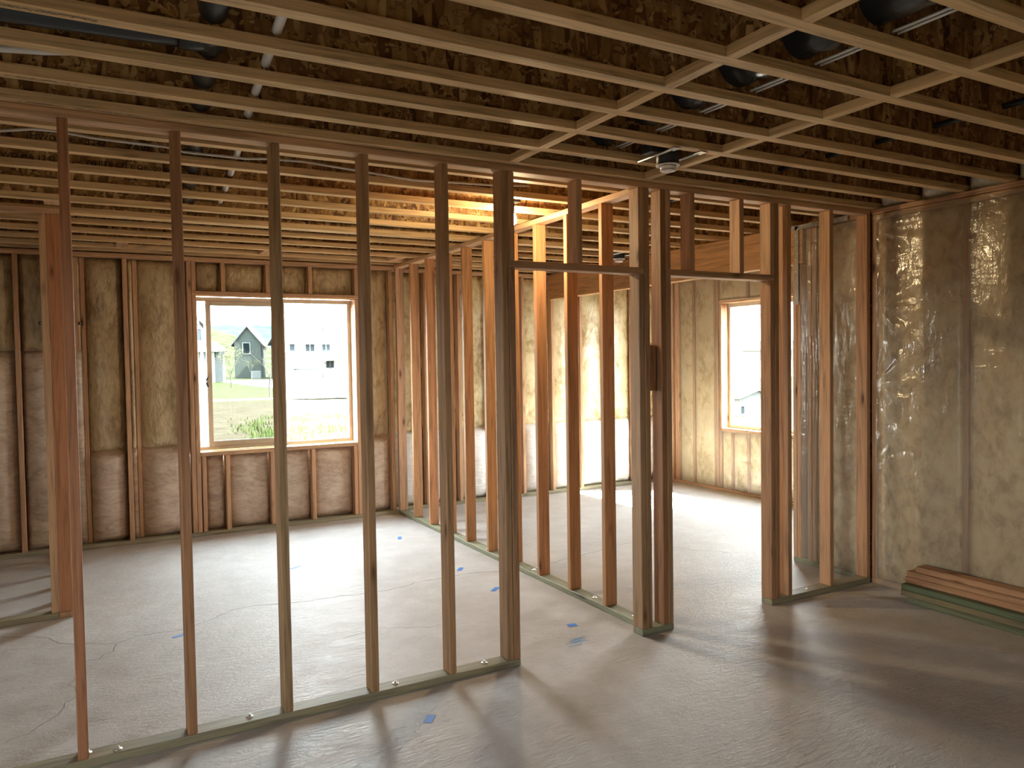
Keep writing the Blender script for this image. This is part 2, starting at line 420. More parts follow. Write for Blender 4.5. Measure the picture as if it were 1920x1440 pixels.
for x0 in (1.903, 2.768):
    for i in range(2, len(JF)-1):
        ibeam('blocking', 'y', JF[i]+0.0565, JF[i+1]-0.0015, x0, 0.045)
for x0 in (0.23, 1.41, 2.67):
    box('blocking', ceiling, W[1], x0, x0+0.085, 7.072, 7.383, ZJ+0.003, ZJ+0.041)
box('blocking', ceiling, W[1], -0.215, -0.13, 5.46, 5.60, ZJ+0.002, ZJ+0.045)
nx = 0
for ix in range(5):
    x0 = -3.6 + ix*2.44
    for iy in range(9):
        y0 = -2.6 + iy*1.22
        box('decking_panel', ceiling, OSB, x0, min(x0+2.437, 6.95), y0, min(y0+1.217, 7.95), ZT+0.0015, ZT+0.02, 0)
add = bmesh.new(); add_box(add, -3.7, 7.0, -2.7, 8.0, ZT+0.021, ZT+0.09)
link('underlay', add, OSB, ceiling, (0, 0, ZT+0.021))

def text_obj(name, body, size, loc, rot, mat, parent, sx=1.0):
    cu = bpy.data.curves.new(name, 'FONT'); cu.body = body; cu.size = size; cu.extrude = 0.0003
    tmp = bpy.data.objects.new(name + '_tmp', cu); COL.objects.link(tmp)
    bpy.context.view_layer.update()
    me = bpy.data.meshes.new_from_object(tmp.evaluated_get(bpy.context.evaluated_depsgraph_get()))
    bpy.data.objects.remove(tmp); bpy.data.curves.remove(cu)
    for vtx in me.vertices: vtx.co.x *= sx
    me.name = name; me.materials.clear(); me.materials.append(mat)
    o = bpy.data.objects.new(name, me)
    o.rotation_euler = rot; o.parent = parent; o.location = Vector(loc) - wloc(parent); COL.objects.link(o)
    return o
R90 = (math.radians(90), 0, 0)
yw = 4.155 + 0.0275 - 0.0055
for x, s in ((-0.33, '0-R'), (-0.222, '(MWD MR'), (0.02, '1242'), (0.155, '-'), (0.19, 'WHITE CITY OR'), (0.53, '06 24'), (0.69, '12:19')):
    text_obj('stamp', s, 0.036, (x, yw, 2.668), R90, INK, joists[4.155], 1.15)
yw = 4.555 + 0.0275 - 0.0055
for x, s in ((-0.40, '(MWD MR 1242'), (-0.02, '-'), (0.012, 'WHITE CITY OR'), (0.335, '09 06 24'), (0.53, '12:16')):
    text_obj('stamp', s, 0.036, (x, yw, 2.664), R90, INK, joists[4.555], 1.15)
def scribble(name, x0, x1, y, parent, seed):
    rnd = random.Random(seed); bm = bmesh.new(); x = x0; z = ZJ - 0.0006
    while x < x1:
        if rnd.random() < 0.82:
            for k in range(2):
                a = rnd.uniform(-1.2, 1.2); l = rnd.uniform(0.004, 0.011); c = Vector((x, y + rnd.uniform(-0.006, 0.006), z))
                d = Vector((math.cos(a), math.sin(a), 0))*l; n = Vector((-d.y, d.x, 0)).normalized()*0.0011
                bm.faces.new([bm.verts.new(p) for p in (c-d-n, c-d+n, c+d+n, c+d-n)])
        x += rnd.uniform(0.006, 0.011)
    return link(name, bm, GREYINK, parent, (x0, y, ZJ))
scribble('stamp', -0.18, 0.05, 2.56, joists[2.53], 3)
scribble('stamp', -0.22, 0.18, 3.17, joists[3.142], 4)
scribble('stamp', -0.2, 0.2, 3.455, joists[3.432], 5)

# ------------------------------------------------------------------ structure: front stud wall (runs across the room)
YF = 3.479
front = empty('wall_front', (0, YF, 0), 'open stud wall with two door openings crossing the room', 'wall', kind='structure')
def fstud(name, x0, z0, z1, w=PT): return box(name, front, W[2], x0, x0+w, YF, YF+PW, z0, z1)
box('bottom_plate', front, G[0], -3.5, 1.952, YF, YF+PW, 0.0, PT)
box('bottom_plate', front, G[0], 2.761, 3.0, YF, YF+PW, 0.0, PT)
box('bottom_plate', front, G[0], 3.816, 4.80, YF, YF+PW, 0.0, PT)
box('top_plate', front, W[0], -3.5, 4.80, YF, YF+PW, 2.588, 2.622)
ZB, ZTOP = PT+0.0005, 2.5875
for xr, tn in ((-0.860, PALE), (-0.4525, PALE), (-0.0455, RED_T), (0.3624, (0.76, 0.66, 0.60)), (0.7662, OLIVE), (1.1734, (0.74, 0.72, 0.66)), (1.580, (0.78, 0.74, 0.68))): tint(fstud('stud', xr-PT, ZB, ZTOP), *tn)
for x in (3.970, 4.377, 4.762): tint(fstud('stud', x, ZB, ZTOP), 0.98, 0.92, 0.84)
for x, tn in ((1.874, DARKT), (2.801, DARKT), (2.922, (0.62, 0.50, 0.42)), (3.856, (0.82, 0.78, 0.72))): tint(fstud('king_stud', x, ZB, ZTOP), *tn)
HZ0, HZ1 = 2.094, 2.131
for x in (1.914, 2.761, 2.960, 3.816):
    tint(fstud('trimmer_stud', x, ZB, HZ0-0.0005), *(DARKT if x < 3.5 else (0.85, 0.80, 0.74)))
    fstud('cripple_stud', x, HZ1+0.0005, ZTOP)
box('header', front, W[0], 1.9135, 2.7995, YF-0.001, YF+PW, HZ0, HZ1)
box('header', front, W[0], 2.9605, 3.8545, YF-0.001, YF+PW, HZ0, HZ1)
for x in (2.338, 3.147, 3.550): fstud('cripple_stud', x, HZ1+0.0005, ZTOP)
box('spacer_block', front, W[2], 2.8405, 2.9205, YF+0.047, YF+0.086, 1.42, 1.69)
def anchor(parent, x, y, z):
    bm = bmesh.new(); add_lathe(bm, (x, y, z), [(0.017, 0.0), (0.017, 0.002), (0.009, 0.004), (0.006, 0.005), (0.006, 0.012), (0.001, 0.013)], 14)
    return link('anchor_pin', bm, STEEL, parent, (x, y, z))
for x, y in ((0.06, YF+0.03), (0.585, YF+0.05), (1.25+0.02, YF+0.05), (1.76, YF+0.05), (4.2, YF+0.04), (-0.05, YF+0.06)): anchor(front, x, y, PT)

# ------------------------------------------------------------------ structure: dividing stud wall running back
XP = 2.83
mid = empty('wall_middle', (XP, 3.57, 0), 'open stud partition running back from between the two doorways', 'wall', kind='structure')
box('bottom_plate', mid, G[1], XP, XP+PW, YF+PW+0.001, 7.654, 0, PT)
box('top_plate', mid, W[1], XP, XP+PW, YF+PW+0.001, 7.654, 2.586, 2.622)
for k in range(9):
    y = 3.930 + 0.4064*k
    tint(box('stud', mid, W[2], XP, XP+PW, y, y+PT, ZB, 2.5855), *((ORANGE, (0.92, 0.80, 0.66), (0.98, 0.86, 0.72), (0.95, 0.80, 0.62), ORANGE, (0.90, 0.80, 0.66), (0.9, 0.75, 0.6), (1.0, 0.82, 0.72), (1.02, 0.92, 0.80))[k]))
box('stud', mid, W[2], XP, XP+PW, 7.60, 7.638, ZB, 2.5855)
for y in (4.12, 4.9, 5.66): anchor(mid, XP+0.045, y, PT)
anchor(mid, XP+0.05, 3.70, PT)

# ------------------------------------------------------------------ structure: stub of a stud wall at the left
stub = empty('wall_left', (-0.13, 5.66, 0), 'end of an open stud wall standing in the back room at the left', 'wall', kind='structure')
YS = 5.662
box('bottom_plate', stub, G[0], -3.5, -0.214, YS, YS+PW, 0, PT)
box('top_plate', stub, W[0], -3.5, -0.126, YS, YS+PW, 2.582, 2.620)
box('bottom_plate', stub, W[1], -0.2125, -0.1245, YS, 7.654, 0, PT)
box('top_plate', stub, W[1], -0.2125, -0.1245, YS+PW+0.001, 7.654, 2.584, 2.620)
box('stud', stub, W[2], -0.2525, -0.2145, YS, YS+PW, ZB, 2.5815)
tint(box('stud', stub, W[2], -0.2125, -0.1245, YS, YS+PT, ZB, 2.5815), 0.86, 0.62, 0.52)
for x in (-0.70, -1.1): box('stud', stub, W[2], x, x+PT, YS, YS+PW, ZB, 2.5815)
for y in (6.1, 6.5, 6.91, 7.32): box('stud', stub, W[2], -0.2125, -0.1245, y, y+PT, ZB, 2.5835)

# ------------------------------------------------------------------ structure: back wall with the big window
YB = 7.656
back = empty('wall_back', (0, YB, 0), 'insulated exterior back wall behind furring studs', 'wall', kind='structure')
WX0, WX1, WZ0, WZ1 = 0.893, 2.402, 0.789, 2.258
box('bottom_plate', back, G[0], -3.5, 2.829, YB, YB+PW, 0, PT)
box('top_plate', back, W[0], -3.5, 2.829, YB, YB+PW, 2.572, 2.612)
def bstud(name, x0, z0, z1, w=PT, y=YB): return box(name, back, W[2], x0, x0+w, y, y+PW, z0, z1)
ZBT = 2.5715
for x in (-1.76, -1.35, -0.946, -0.541, 0.282, 2.772): bstud('stud', x, ZB, ZBT)
for x in (0.812, 2.4445): bstud('king_stud', x, ZB, ZBT)
for x in (0.853, 2.404): bstud('trimmer_stud', x, ZB, 2.2575)
box('window_header', back, W[0], 0.8525, 2.4425, YB-0.001, YB+0.145, WZ1, 2.298)
box('window_sill_plate', back, W[0], 0.8925, 2.4025, YB-0.004, YB+0.145, 0.750, WZ0)
for x in (0.853, 1.112, 1.522, 1.935, 2.404): bstud('cripple_stud', x, 2.2985, ZBT)
for x in (0.902, 1.112, 1.527, 1.927, 2.362): bstud('cripple_stud', x, ZB, 0.7495)
for x0, x1 in ((0.8735, 0.8925), (2.4025, 2.4215)):
    box('jamb_board', back, W[2], x0, x1, YB+PW+0.001, YB+0.215, WZ0, WZ1, 0.001)
for x in (-0.05, 0.366): bstud('wall_stud', x, ZB, ZBT, PT, YB+PW+0.006)
U, V, NB = Vector((1, 0, 0)), Vector((0, 0, 1)), Vector((0, -1, 0))
def bay(x0, x1, z0, z1, mat, d, y, seed, fold=0.0, nm='insulation_batt', wr=0.012, par=None):
    nu = max(6, int((x1-x0)/0.045)); nv = max(6, int((z1-z0)/0.06))
    return puff(nm, par or back, mat, (x0, y, z0), U*(x1-x0), V*(z1-z0), NB, d, seed, nu, nv, wr, fold)
YI = YB + PW + 0.012
sd = 0
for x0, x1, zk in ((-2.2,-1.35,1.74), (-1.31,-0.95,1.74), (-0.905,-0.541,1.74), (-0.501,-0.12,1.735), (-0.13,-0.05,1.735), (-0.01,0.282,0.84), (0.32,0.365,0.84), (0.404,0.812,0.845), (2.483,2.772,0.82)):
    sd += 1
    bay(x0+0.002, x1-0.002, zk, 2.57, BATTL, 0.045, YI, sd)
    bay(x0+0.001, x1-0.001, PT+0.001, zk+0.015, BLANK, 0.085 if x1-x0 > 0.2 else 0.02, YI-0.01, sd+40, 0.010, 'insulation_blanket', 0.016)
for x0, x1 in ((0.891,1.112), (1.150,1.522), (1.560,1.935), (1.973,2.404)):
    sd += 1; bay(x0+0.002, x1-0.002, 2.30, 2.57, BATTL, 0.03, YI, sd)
for x0, x1 in ((0.940,1.112), (1.150,1.527), (1.565,1.927), (1.965,2.362)):
    sd += 1; bay(x0+0.002, x1-0.002, PT+0.001, 0.75, BLANK, 0.05, YI-0.005, sd, 0.012, 'insulation_blanket', 0.014)
def sheath(par, boxes):
    for b in boxes: box('sheathing', par, OSB, *b, 0)
sheath(back, ((-3.6, 0.872, 7.875, 7.91, -0.1, 2.95), (2.423, 6.95, 7.875, 7.91, -0.1, 2.95), (0.872, 2.423, 7.875, 7.91, -0.1, 0.75), (0.872, 2.423, 7.875, 7.91, 2.29, 2.95)))

# right-hand part of the back wall, beyond the dividing wall
Y2 = 7.757
back2 = empty('wall_back_right', (4.7, Y2, 0), 'insulated back wall of the right room with white lower blanket', 'wall', kind='structure')
box('bottom_plate', back2, G[0], 2.83, 6.63, Y2, Y2+PW, 0, PT)
box('top_plate', back2, W[0], 2.83, 6.63, Y2, Y2+PW, 2.572, 2.612)
S2 = [3.204, 3.605, 4.020, 4.425, 4.832, 5.240, 5.645, 6.050, 6.455]
for x in S2: box('stud', back2, W[2], x, x+PT, Y2, Y2+PW, ZB, ZBT)
xs = [2.84] + S2 + [6.62]
for i in range(len(xs)-1):
    x0 = xs[i] + (PT if i else 0); x1 = xs[i+1]; sd += 1
    bay(x0+0.002, x1-0.002, 0.83, 2.57, BATT, 0.03, Y2+PW+0.012, sd, 0, 'insulation_batt', 0.012, back2)
    bay(x0+0.001, x1-0.001, PT+0.001, 0.845, WHITEB, 0.075, Y2+PW+0.004, sd+40, 0.012, 'insulation_blanket', 0.014, back2)

# ------------------------------------------------------------------ structure: beam and the wall it lands on, right room
beam = tag(box('beam', None, PLY, 4.80, 4.885, 4.06, 7.755, 2.318, 2.612), 'deep laminated timber beam above the opening of the right room', 'beam', kind='structure')
niche = empty('wall_niche', (4.8, 3.8, 0), 'short poly-covered wall behind the front stud wall, ending in a post', 'wall', kind='structure')
XR = 4.803
box('bottom_plate', niche, G[1], XR, XR+PW, YF+PW+0.001, 4.16, 0, PT)
box('top_plate', niche, W[1], XR, XR+PW, YF+PW+0.001, 4.055, 2.575, 2.618)
box('post_stud', niche, W[2], XR, XR+PW, 4.122, 4.160, ZB, 2.317)
box('post_stud', niche, W[2], XR, XR+PW, 4.082, 4.120, ZB, 2.317)
box('post_stud', niche, W[2], XR+0.004, XR+PW, 3.99, 4.028, ZB, 2.574)
box('post_stud', niche, W[2], XR+0.006, XR+PW, 3.945, 3.983, ZB, 2.574)
sd += 1
puff('insulation_batt', niche, BATT, (XR+0.022, 3.943, PT), Vector((0, -0.372, 0)), V*2.53, Vector((-1, 0, 0)), 0.014, sd, 8, 30)
def niche_fn(a, b):
    w = math.exp(-((a-0.17)/0.11)**2)
    return 0.004 + 0.016*w*abs(math.sin(a*62+1.6*math.sin(b*9)+0.8*noise.noise(Vector((a*3, b*14, 2))))) + 0.006*noise.noise(Vector((a*6, b*9, 5)))*(1-b*0.5)
sheet_n = link('poly_sheet', grid((XR-0.004, 4.072, 0.03), (0, -0.50, 0), (0, 0, 2.54), (-1, 0, 0), 56, 90, niche_fn), POLY, niche, (XR, 3.8, 0))
# steel straps with nail heads
def strap(pts0, pts1, horizontal):
    bm = bmesh.new(); (y0, z0), (y1, z1) = pts0, pts1
    add_box(bm, XR-0.012, XR-0.0095, min(y0, y1), max(y0, y1), min(z0, z1), max(z0, z1))
    o = link('metal_strap', bm, STRAP, niche, (XR-0.01, (y0+y1)/2, min(z0, z1)))
    hb = bmesh.new(); n = 12 if horizontal else 13
    for k in range(n):
        t = (k+0.5)/n; off = 0.009 if k % 2 else -0.009
        c = (XR-0.012, (y0+(y1-y0)*t) if horizontal else (y0+y1)/2+off, (z0+z1)/2+off if horizontal else z0+(z1-z0)*t)
        bmesh.ops.create_uvsphere(hb, u_segments=8, v_segments=5, radius=0.0055, matrix=Matrix.Translation(c))
    tag(link('nail_heads', hb, NAILH, o, (XR-0.012, (y0+y1)/2, min(z0, z1)), True), kind='stuff')
strap((3.655, 2.578), (4.160, 2.612), True)
strap((4.093, 2.005), (4.128, 2.605), False)

# ------------------------------------------------------------------ structure: right wall under clear poly
right = empty('wall_right', (4.8, 0.5, 0), 'right wall of tan insulation behind glossy clear poly sheet', 'wall', kind='structure')
box('bottom_plate', right, W[1], XR+0.004, XR+PW, -2.5, YF-0.002, 0, PT)
box('top_plate', right, W[1], XR-0.002, XR+PW, -2.5, YF-0.002, 2.586, 2.6205)
box('lower_top_plate', right, W[1], XR+0.004, XR+PW, -2.5, YF-0.002, 2.546, 2.584)
RS = [3.438, 2.80, 2.19, 1.58, 0.97, 0.36, -0.25, -0.86, -1.47, -2.08]
for y in RS: box('stud', right, W[2], XR+0.004, XR+PW, y, y+PT, ZB, 2.5455)
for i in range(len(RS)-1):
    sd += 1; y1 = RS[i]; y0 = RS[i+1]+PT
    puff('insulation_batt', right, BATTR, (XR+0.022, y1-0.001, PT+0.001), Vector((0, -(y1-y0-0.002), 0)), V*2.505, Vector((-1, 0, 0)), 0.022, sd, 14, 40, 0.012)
def right_fn(a, b):
    y, z = 3.425 - a*5.0, 0.02 + b*2.55
    d = 0.006
    for sy in RS:
        d -= 0.004*math.exp(-((y-sy-0.019)/0.05)**2)
    d += 0.010 + 0.011*noise.noise(Vector((y*2.1, z*1.6, 3.0))) + 0.004*noise.noise(Vector((y*6, z*5, 8.0)))
    e = (3.425-y)
    # pulled folds radiating from the fixed edge at the corner
    if e < 0.75:
        for zc, s in ((2.48, 1.0), (1.95, 1.0), (1.42, 1.2), (0.85, 0.8)):
            dz = z - zc; ang = math.atan2(dz, e+0.02); rr = math.hypot(dz, e)
            if rr < 0.62: d += 0.010*s*math.sin(ang*12+zc*5)*math.exp(-rr*3.4)*min(1, rr*9)
        d += 0.007*math.sin(z*34+3*math.sin(y*9)+2*noise.noise(Vector((y*3, z*3, 1))))*math.exp(-e*8)*min(1, e*22)
    return max(d, -0.003)
link('poly_sheet', grid((XR-0.003, 3.425, 0.004), (0, -5.0, 0), (0, 0, 2.566), (-1, 0, 0), 420, 190, right_fn), POLY, right, (XR, 1.0, 0))
# seams where the sheet was folded flat in its roll
for i, y in enumerate(JF[3:]):
    y0 = y + 0.058; y1 = (JF + [3.757])[JF.index(y)+1] - 0.003; sd += 1
    puff('rim_batt', right, insul('rim_batt_%d' % i, [(0.40, 0.34, 0.25), (0.52, 0.46, 0.35), (0.64, 0.58, 0.47)]) if i == 0 else bpy.data.materials['rim_batt_0'],
         (XR+0.05, y1, 2.624), Vector((0, -(y1-y0), 0)), V*0.295, Vector((-1, 0, 0)), 0.075, sd, 8, 8, 0.02)
sheath(right, ((4.93, 4.965, -2.6, 4.2, -0.1, 2.95),))

# ------------------------------------------------------------------ structure: alcove with the second window
alc = empty('wall_alcove', (6.63, 6.0, 0), 'poly-covered insulated side wall of the alcove with its window', 'wall', kind='structure')
XA = 6.63
AY0, AY1, AZ0, AZ1 = 5.30, 6.80, 0.755, 2.245
box('bottom_plate', alc, W[1], XA-0.02, XA+PW, 4.2, Y2-0.002, 0, 0.03)
box('top_plate', alc, W[1], XA, XA+PW, 4.2, Y2-0.002, 2.574, 2.612)
for y in (7.540, 7.582, 7.66, 7.70): box('stud', alc, W[2], XA-0.012, XA+PW-0.012, y, y+PT, 0.031, 2.5735)
for y in (4.4, 4.8, 5.22, 7.27): box('stud', alc, W[2], XA+0.003, XA+PW, y, y+PT, 0.031, 2.5735)
for y in (6.855, 6.895): box('king_stud', alc, W[2], XA+0.002, XA+PW, y, y+PT, 0.031, 2.5735)
box('trimmer_stud', alc, W[2], XA-0.004, XA+0.145, AY1, AY1+PT, 0.031, AZ1)
box('trimmer_stud', alc, W[2], XA-0.004, XA+0.145, AY0-PT, AY0, 0.031, AZ1)
box('window_header', alc, W[1], XA-0.006, XA+0.145, AY0-PT, AY1+PT, AZ1+0.001, AZ1+0.04)
box('window_sill_plate', alc, W[1], XA-0.006, XA+0.145, AY0+0.001, AY1-0.001, AZ0-0.039, AZ0)
for y in (5.55, 5.96, 6.37, 6.62): box('cripple_stud', alc, W[2], XA+0.004, XA+PW, y, y+PT, 0.031, AZ0-0.04)
for y in (5.55, 5.96, 6.37): box('cripple_stud', alc, W[2], XA+0.004, XA+PW, y, y+PT, AZ1+0.041, 2.5735)
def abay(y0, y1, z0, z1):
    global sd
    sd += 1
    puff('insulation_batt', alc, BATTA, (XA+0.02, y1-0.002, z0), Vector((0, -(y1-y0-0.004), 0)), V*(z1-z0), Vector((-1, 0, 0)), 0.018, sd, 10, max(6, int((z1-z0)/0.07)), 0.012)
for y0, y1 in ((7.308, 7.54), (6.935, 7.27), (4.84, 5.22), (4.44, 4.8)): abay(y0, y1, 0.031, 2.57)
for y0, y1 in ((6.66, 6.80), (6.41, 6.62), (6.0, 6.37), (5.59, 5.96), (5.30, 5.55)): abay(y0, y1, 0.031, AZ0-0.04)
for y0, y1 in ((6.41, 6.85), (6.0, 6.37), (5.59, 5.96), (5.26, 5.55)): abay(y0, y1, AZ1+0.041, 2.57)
def apoly(nm, y0, y1, z0, z1, s):
    fn = lambda a, b: 0.006 + 0.010*noise.noise(Vector((a*(y1-y0)*3+s, b*(z1-z0)*2.6, s))) + 0.005*noise.noise(Vector((a*(y1-y0)*10+s, b*(z1-z0)*9, s+4)))
    link(nm, grid((XA-0.008, y1, z0), (0, y0-y1, 0), (0, 0, z1-z0), (-1, 0, 0), max(8, int((y1-y0)*30)), max(8, int((z1-z0)*30)), fn), POLY, alc, (XA, (y0+y1)/2, z0))
apoly('poly_sheet', AY1+0.03, 7.536, 0.02, 2.57, 1.0)
apoly('poly_sheet', AY0, AY1+0.03, 0.02, AZ0-0.02, 2.0)
apoly('poly_sheet', AY0, AY1+0.03, AZ1+0.02, 2.57, 3.0)
apoly('poly_sheet', 4.21, AY0-0.01, 0.02, 2.57, 4.0)
sheath(alc, ((6.79, 6.825, 4.15, AY0-0.02, -0.1, 2.95), (6.79, 6.825, AY1+0.02, 7.91, -0.1, 2.95), (6.79, 6.825, AY0-0.02, AY1+0.02, -0.1, AZ0-0.02), (6.79, 6.825, AY0-0.02, AY1+0.02, AZ1+0.02, 2.95), (4.9, 6.9, 4.165, 4.2, -0.1, 2.95)))

# unseen sides of the room behind the camera
rear = empty('wall_rear', (0, -2.5, 0), 'insulated wall behind the viewer', 'wall', kind='structure')
box('batt_face', rear, BATT, -3.5, 4.9, -2.58, -2.5, 0, 2.92, 0)
LY0, LY1, LZ0, LZ1 = -0.25, 0.85, 0.8, 2.0  # opening for the added fill-light window
for b in ((-2.6, LY0, 0, 2.92), (LY1, 7.9, 0, 2.92), (LY0, LY1, 0, LZ0), (LY0, LY1, LZ1, 2.92)):
    box('batt_face', rear, BATT, -3.6, -3.5, *b, 0)

# ------------------------------------------------------------------ windows
def window(n, lab):
    return empty('window_%d' % n, (0, 0, 0), lab, 'window', kind='structure')
w1 = window(1, 'sliding vinyl window of the left room, left sash slid a little open')
YW = 7.815
fw = 0.034
box('frame', w1, VINYL, WX0, WX1, YW-0.005, YW+0.06, WZ1-0.042, WZ1-0.002, 0.002)
box('frame', w1, VINYL, WX0, WX1, YW-0.005, YW+0.06, WZ0+0.001, WZ0+0.036, 0.002)
box('frame', w1, VINYL, WX0+0.0005, WX0+0.02, YW-0.005, YW+0.06, WZ0+0.036, WZ1-0.042, 0.002)
box('frame', w1, VINYL, WX1-0.036, WX1-0.0005, YW-0.005, YW+0.06, WZ0+0.036, WZ1-0.042, 0.002)
sx0, sx1, sz0, sz1 = 0.985, 1.725, WZ0+0.037, WZ1-0.043
sash = box('sash', w1, VINYL, sx0, sx0+0.046, YW-0.018, YW+0.012, sz0, sz1, 0.003)
box('stile', sash, VINYL, sx1-0.046, sx1, YW-0.018, YW+0.012, sz0, sz1, 0.003)
box('rail', sash, VINYL, sx0+0.046, sx1-0.046, YW-0.017, YW+0.011, sz0, sz0+0.05, 0.003)
box('rail', sash, VINYL, sx0+0.046, sx1-0.046, YW-0.017, YW+0.011, sz1-0.04, sz1, 0.003)
box('pane', sash, TINTED, sx0+0.046, sx1-0.046, YW-0.006, YW-0.002, sz0+0.05, sz1-0.04, 0)
bm = bmesh.new(); add_tube(bm, [(sx0+0.006, YW-0.022, 1.40), (sx0-0.006, YW-0.034, 1.43), (sx0-0.006, YW-0.036, 1.47), (sx0+0.006, YW-0.022, 1.50)], 0.009, 8)
link('latch', bm, BLACKM, sash, (sx0, YW-0.02, 1.45))
box('mullion', w1, VINYL, 1.695, 1.735, YW+0.018, YW+0.05, sz0, sz1, 0.003)
box('pane', w1, CLEAR, 1.735, WX1-0.036, YW+0.03, YW+0.034, WZ0+0.036, WZ1-0.042, 0)
w2 = window(2, 'sliding vinyl window of the alcove seen through the right doorway')
XW = 6.74
box('frame', w2, VINYL, XW, XW+0.06, AY0+0.0005, AY1-0.0005, AZ1-0.045, AZ1-0.001, 0.002)
box('frame', w2, VINYL, XW, XW+0.06, AY0+0.0005, AY1-0.0005, AZ0+0.001, AZ0+0.04, 0.002)
box('frame', w2, VINYL, XW, XW+0.06, AY1-0.036, AY1-0.0005, AZ0+0.04, AZ1-0.045, 0.002)
box('frame', w2, VINYL, XW, XW+0.06, AY0+0.0005, AY0+0.036, AZ0+0.04, AZ1-0.045, 0.002)
box('mullion', w2, VINYL, XW+0.01, XW+0.05, 6.03, 6.07, AZ0+0.04, AZ1-0.045, 0.002)
box('pane', w2, LOWE, XW+0.028, XW+0.032, 6.07, AY1-0.036, AZ0+0.04, AZ1-0.045, 0)
box('pane', w2, LOWE, XW+0.028, XW+0.032, AY0+0.036, 6.03, AZ0+0.04, AZ1-0.045, 0)

w3 = window(3, 'added fill-light window in the unseen left wall of the near room')  # unseen window, added to bring fill light into the near room
for y0, y1, z0, z1 in ((LY0, LY1, LZ1-0.05, LZ1-0.001), (LY0, LY1, LZ0+0.001, LZ0+0.05), (LY0, LY0+0.05, LZ0+0.05, LZ1-0.05), (LY1-0.05, LY1, LZ0+0.05, LZ1-0.05), (0.28, 0.32, LZ0+0.05, LZ1-0.05)):
    box('frame', w3, VINYL, -3.59, -3.51, y0+0.0005, y1-0.0005, z0, z1, 0.002)
box('pane', w3, CLEAR, -3.552, -3.548, LY0+0.05, 0.28, LZ0+0.05, LZ1-0.05, 0)
box('pane', w3, CLEAR, -3.552, -3.548, 0.32, LY1-0.05, LZ0+0.05, LZ1-0.05, 0)

# ------------------------------------------------------------------ things in the ceiling
def tube_thing(name, pts, r, mat, label, cat, group=None, seg=14):
    bm = bmesh.new(); add_tube(bm, pts, r, seg)
    return tag(link(name, bm, mat, None, pts[0]), label, cat, group)
drain = empty('drain_pipe', (0.37, 2.3, 2.78), 'black plastic drain pipe run through the joist webs with a side branch to the left', 'pipe')
bm = bmesh.new(); add_tube(bm, [(0.35, 2.20, 2.718), (0.37, 2.55, 2.717), (0.45, 3.60, 2.716), (0.595, 5.40, 2.714), (0.605, 5.56, 2.714)], 0.044, 16)
link('main_run', bm, BLACKP, drain, (0.37, 2.3, 2.78))
bm = bmesh.new(); add_tube(bm, [(-1.6, 2.778, 2.685), (-0.5, 2.778, 2.692), (0.15, 2.772, 2.708), (0.385, 2.765, 2.716)], 0.042, 16)
link('branch', bm, BLACKP, drain, (-0.5, 3.03, 2.78))
bm = bmesh.new(); add_tube(bm, [(0.372, 2.62, 2.716), (0.392, 2.80, 2.716)], 0.05, 16); add_tube(bm, [(0.29, 2.77, 2.712), (0.385, 2.765, 2.716)], 0.049, 16)
link('tee_fitting', bm, BLACKP, drain, (0.41, 3.03, 2.78))
sup = empty('water_pipe', (0.6, 2.3, 2.78), 'thin white water pipe beside the black drain with a brass end', 'pipe')
bm = bmesh.new(); add_tube(bm, [(0.535, 2.20, 2.69), (0.563, 2.56, 2.69), (0.63, 3.46, 2.69), (0.70, 4.18, 2.689), (0.765, 5.0, 2.69), (0.80, 5.50, 2.695)], 0.0165, 12)
link('pipe_run', bm, PVC, sup, (0.6, 2.3, 2.78))
bm = bmesh.new(); add_tube(bm, [(0.80, 5.50, 2.705), (0.805, 5.56, 2.698), (0.81, 5.61, 2.692)], [0.02, 0.02, 0.012], 10)
link('fitting', bm, BRASS, sup, (0.80, 5.50, 2.70))
tube_thing('water_line', [(-0.9, 3.09, 2.66), (-0.45, 3.09, 2.672), (-0.23, 3.09, 2.684), (-0.10, 3.09, 2.697), (0.0, 3.09, 2.714), (0.12, 3.09, 2.742), (0.25, 3.09, 2.79)], 0.013, PVC, 'white flexible water line curving up between two joists at the upper left', 'pipe')
tube_thing('gas_line', [(3.63, 0.9, 2.712), (3.595, 1.95, 2.71), (3.57, 2.56, 2.703), (3.55, 3.17, 2.698), (3.53, 3.46, 2.69), (3.55, 4.2, 2.70), (3.56, 4.64, 2.70), (3.60, 5.35, 2.70)], 0.014, BLACKM, 'long thin black line threaded straight through the joists at the right', 'pipe')
duct = empty('flex_duct', (2.37, 0.9, 2.8), 'black foil flexible duct threaded through round holes in the joists', 'duct')
bm = bmesh.new(); rnd = random.Random(5)
pts = [(2.285+0.008*math.sin(k*0.9), 0.85+k*0.045, 2.79+0.006*math.sin(k*1.3)) for k in range(58)]
add_tube(bm, pts, [0.102 + 0.006*math.sin(k*2.1) + rnd.uniform(-0.003, 0.003) for k in range(58)], 22)
link('sleeve', bm, FOIL, duct, (2.37, 0.9, 2.8))
for dx in (0.0, 0.028):
    tube_thing('cable', [(2.372+dx, 0.85, 2.688), (2.368+dx, 1.8, 2.686), (2.372+dx, 2.6, 2.686), (2.37+dx, 3.43, 2.686)], 0.0055, PVC,
               'thin white cable running along the %s the black foil duct' % ('underside edge of' if dx < 0.02 else 'outer side of'), 'cable', 'cables beside the duct', 8)
tube_thing('flex_duct', [(2.11, 5.47, 2.765), (2.11, 5.75, 2.763), (2.11, 6.0, 2.762)], 0.088, FOIL, 'short stub of black duct between far joists of the left room', 'duct', seg=18)
tube_thing('metal_duct', [(0.10, 6.05, 2.69), (0.45, 6.055, 2.68), (0.88, 6.06, 2.69)], 0.028, STEEL, 'slim silver metal duct lying along the joists of the left room', 'duct')
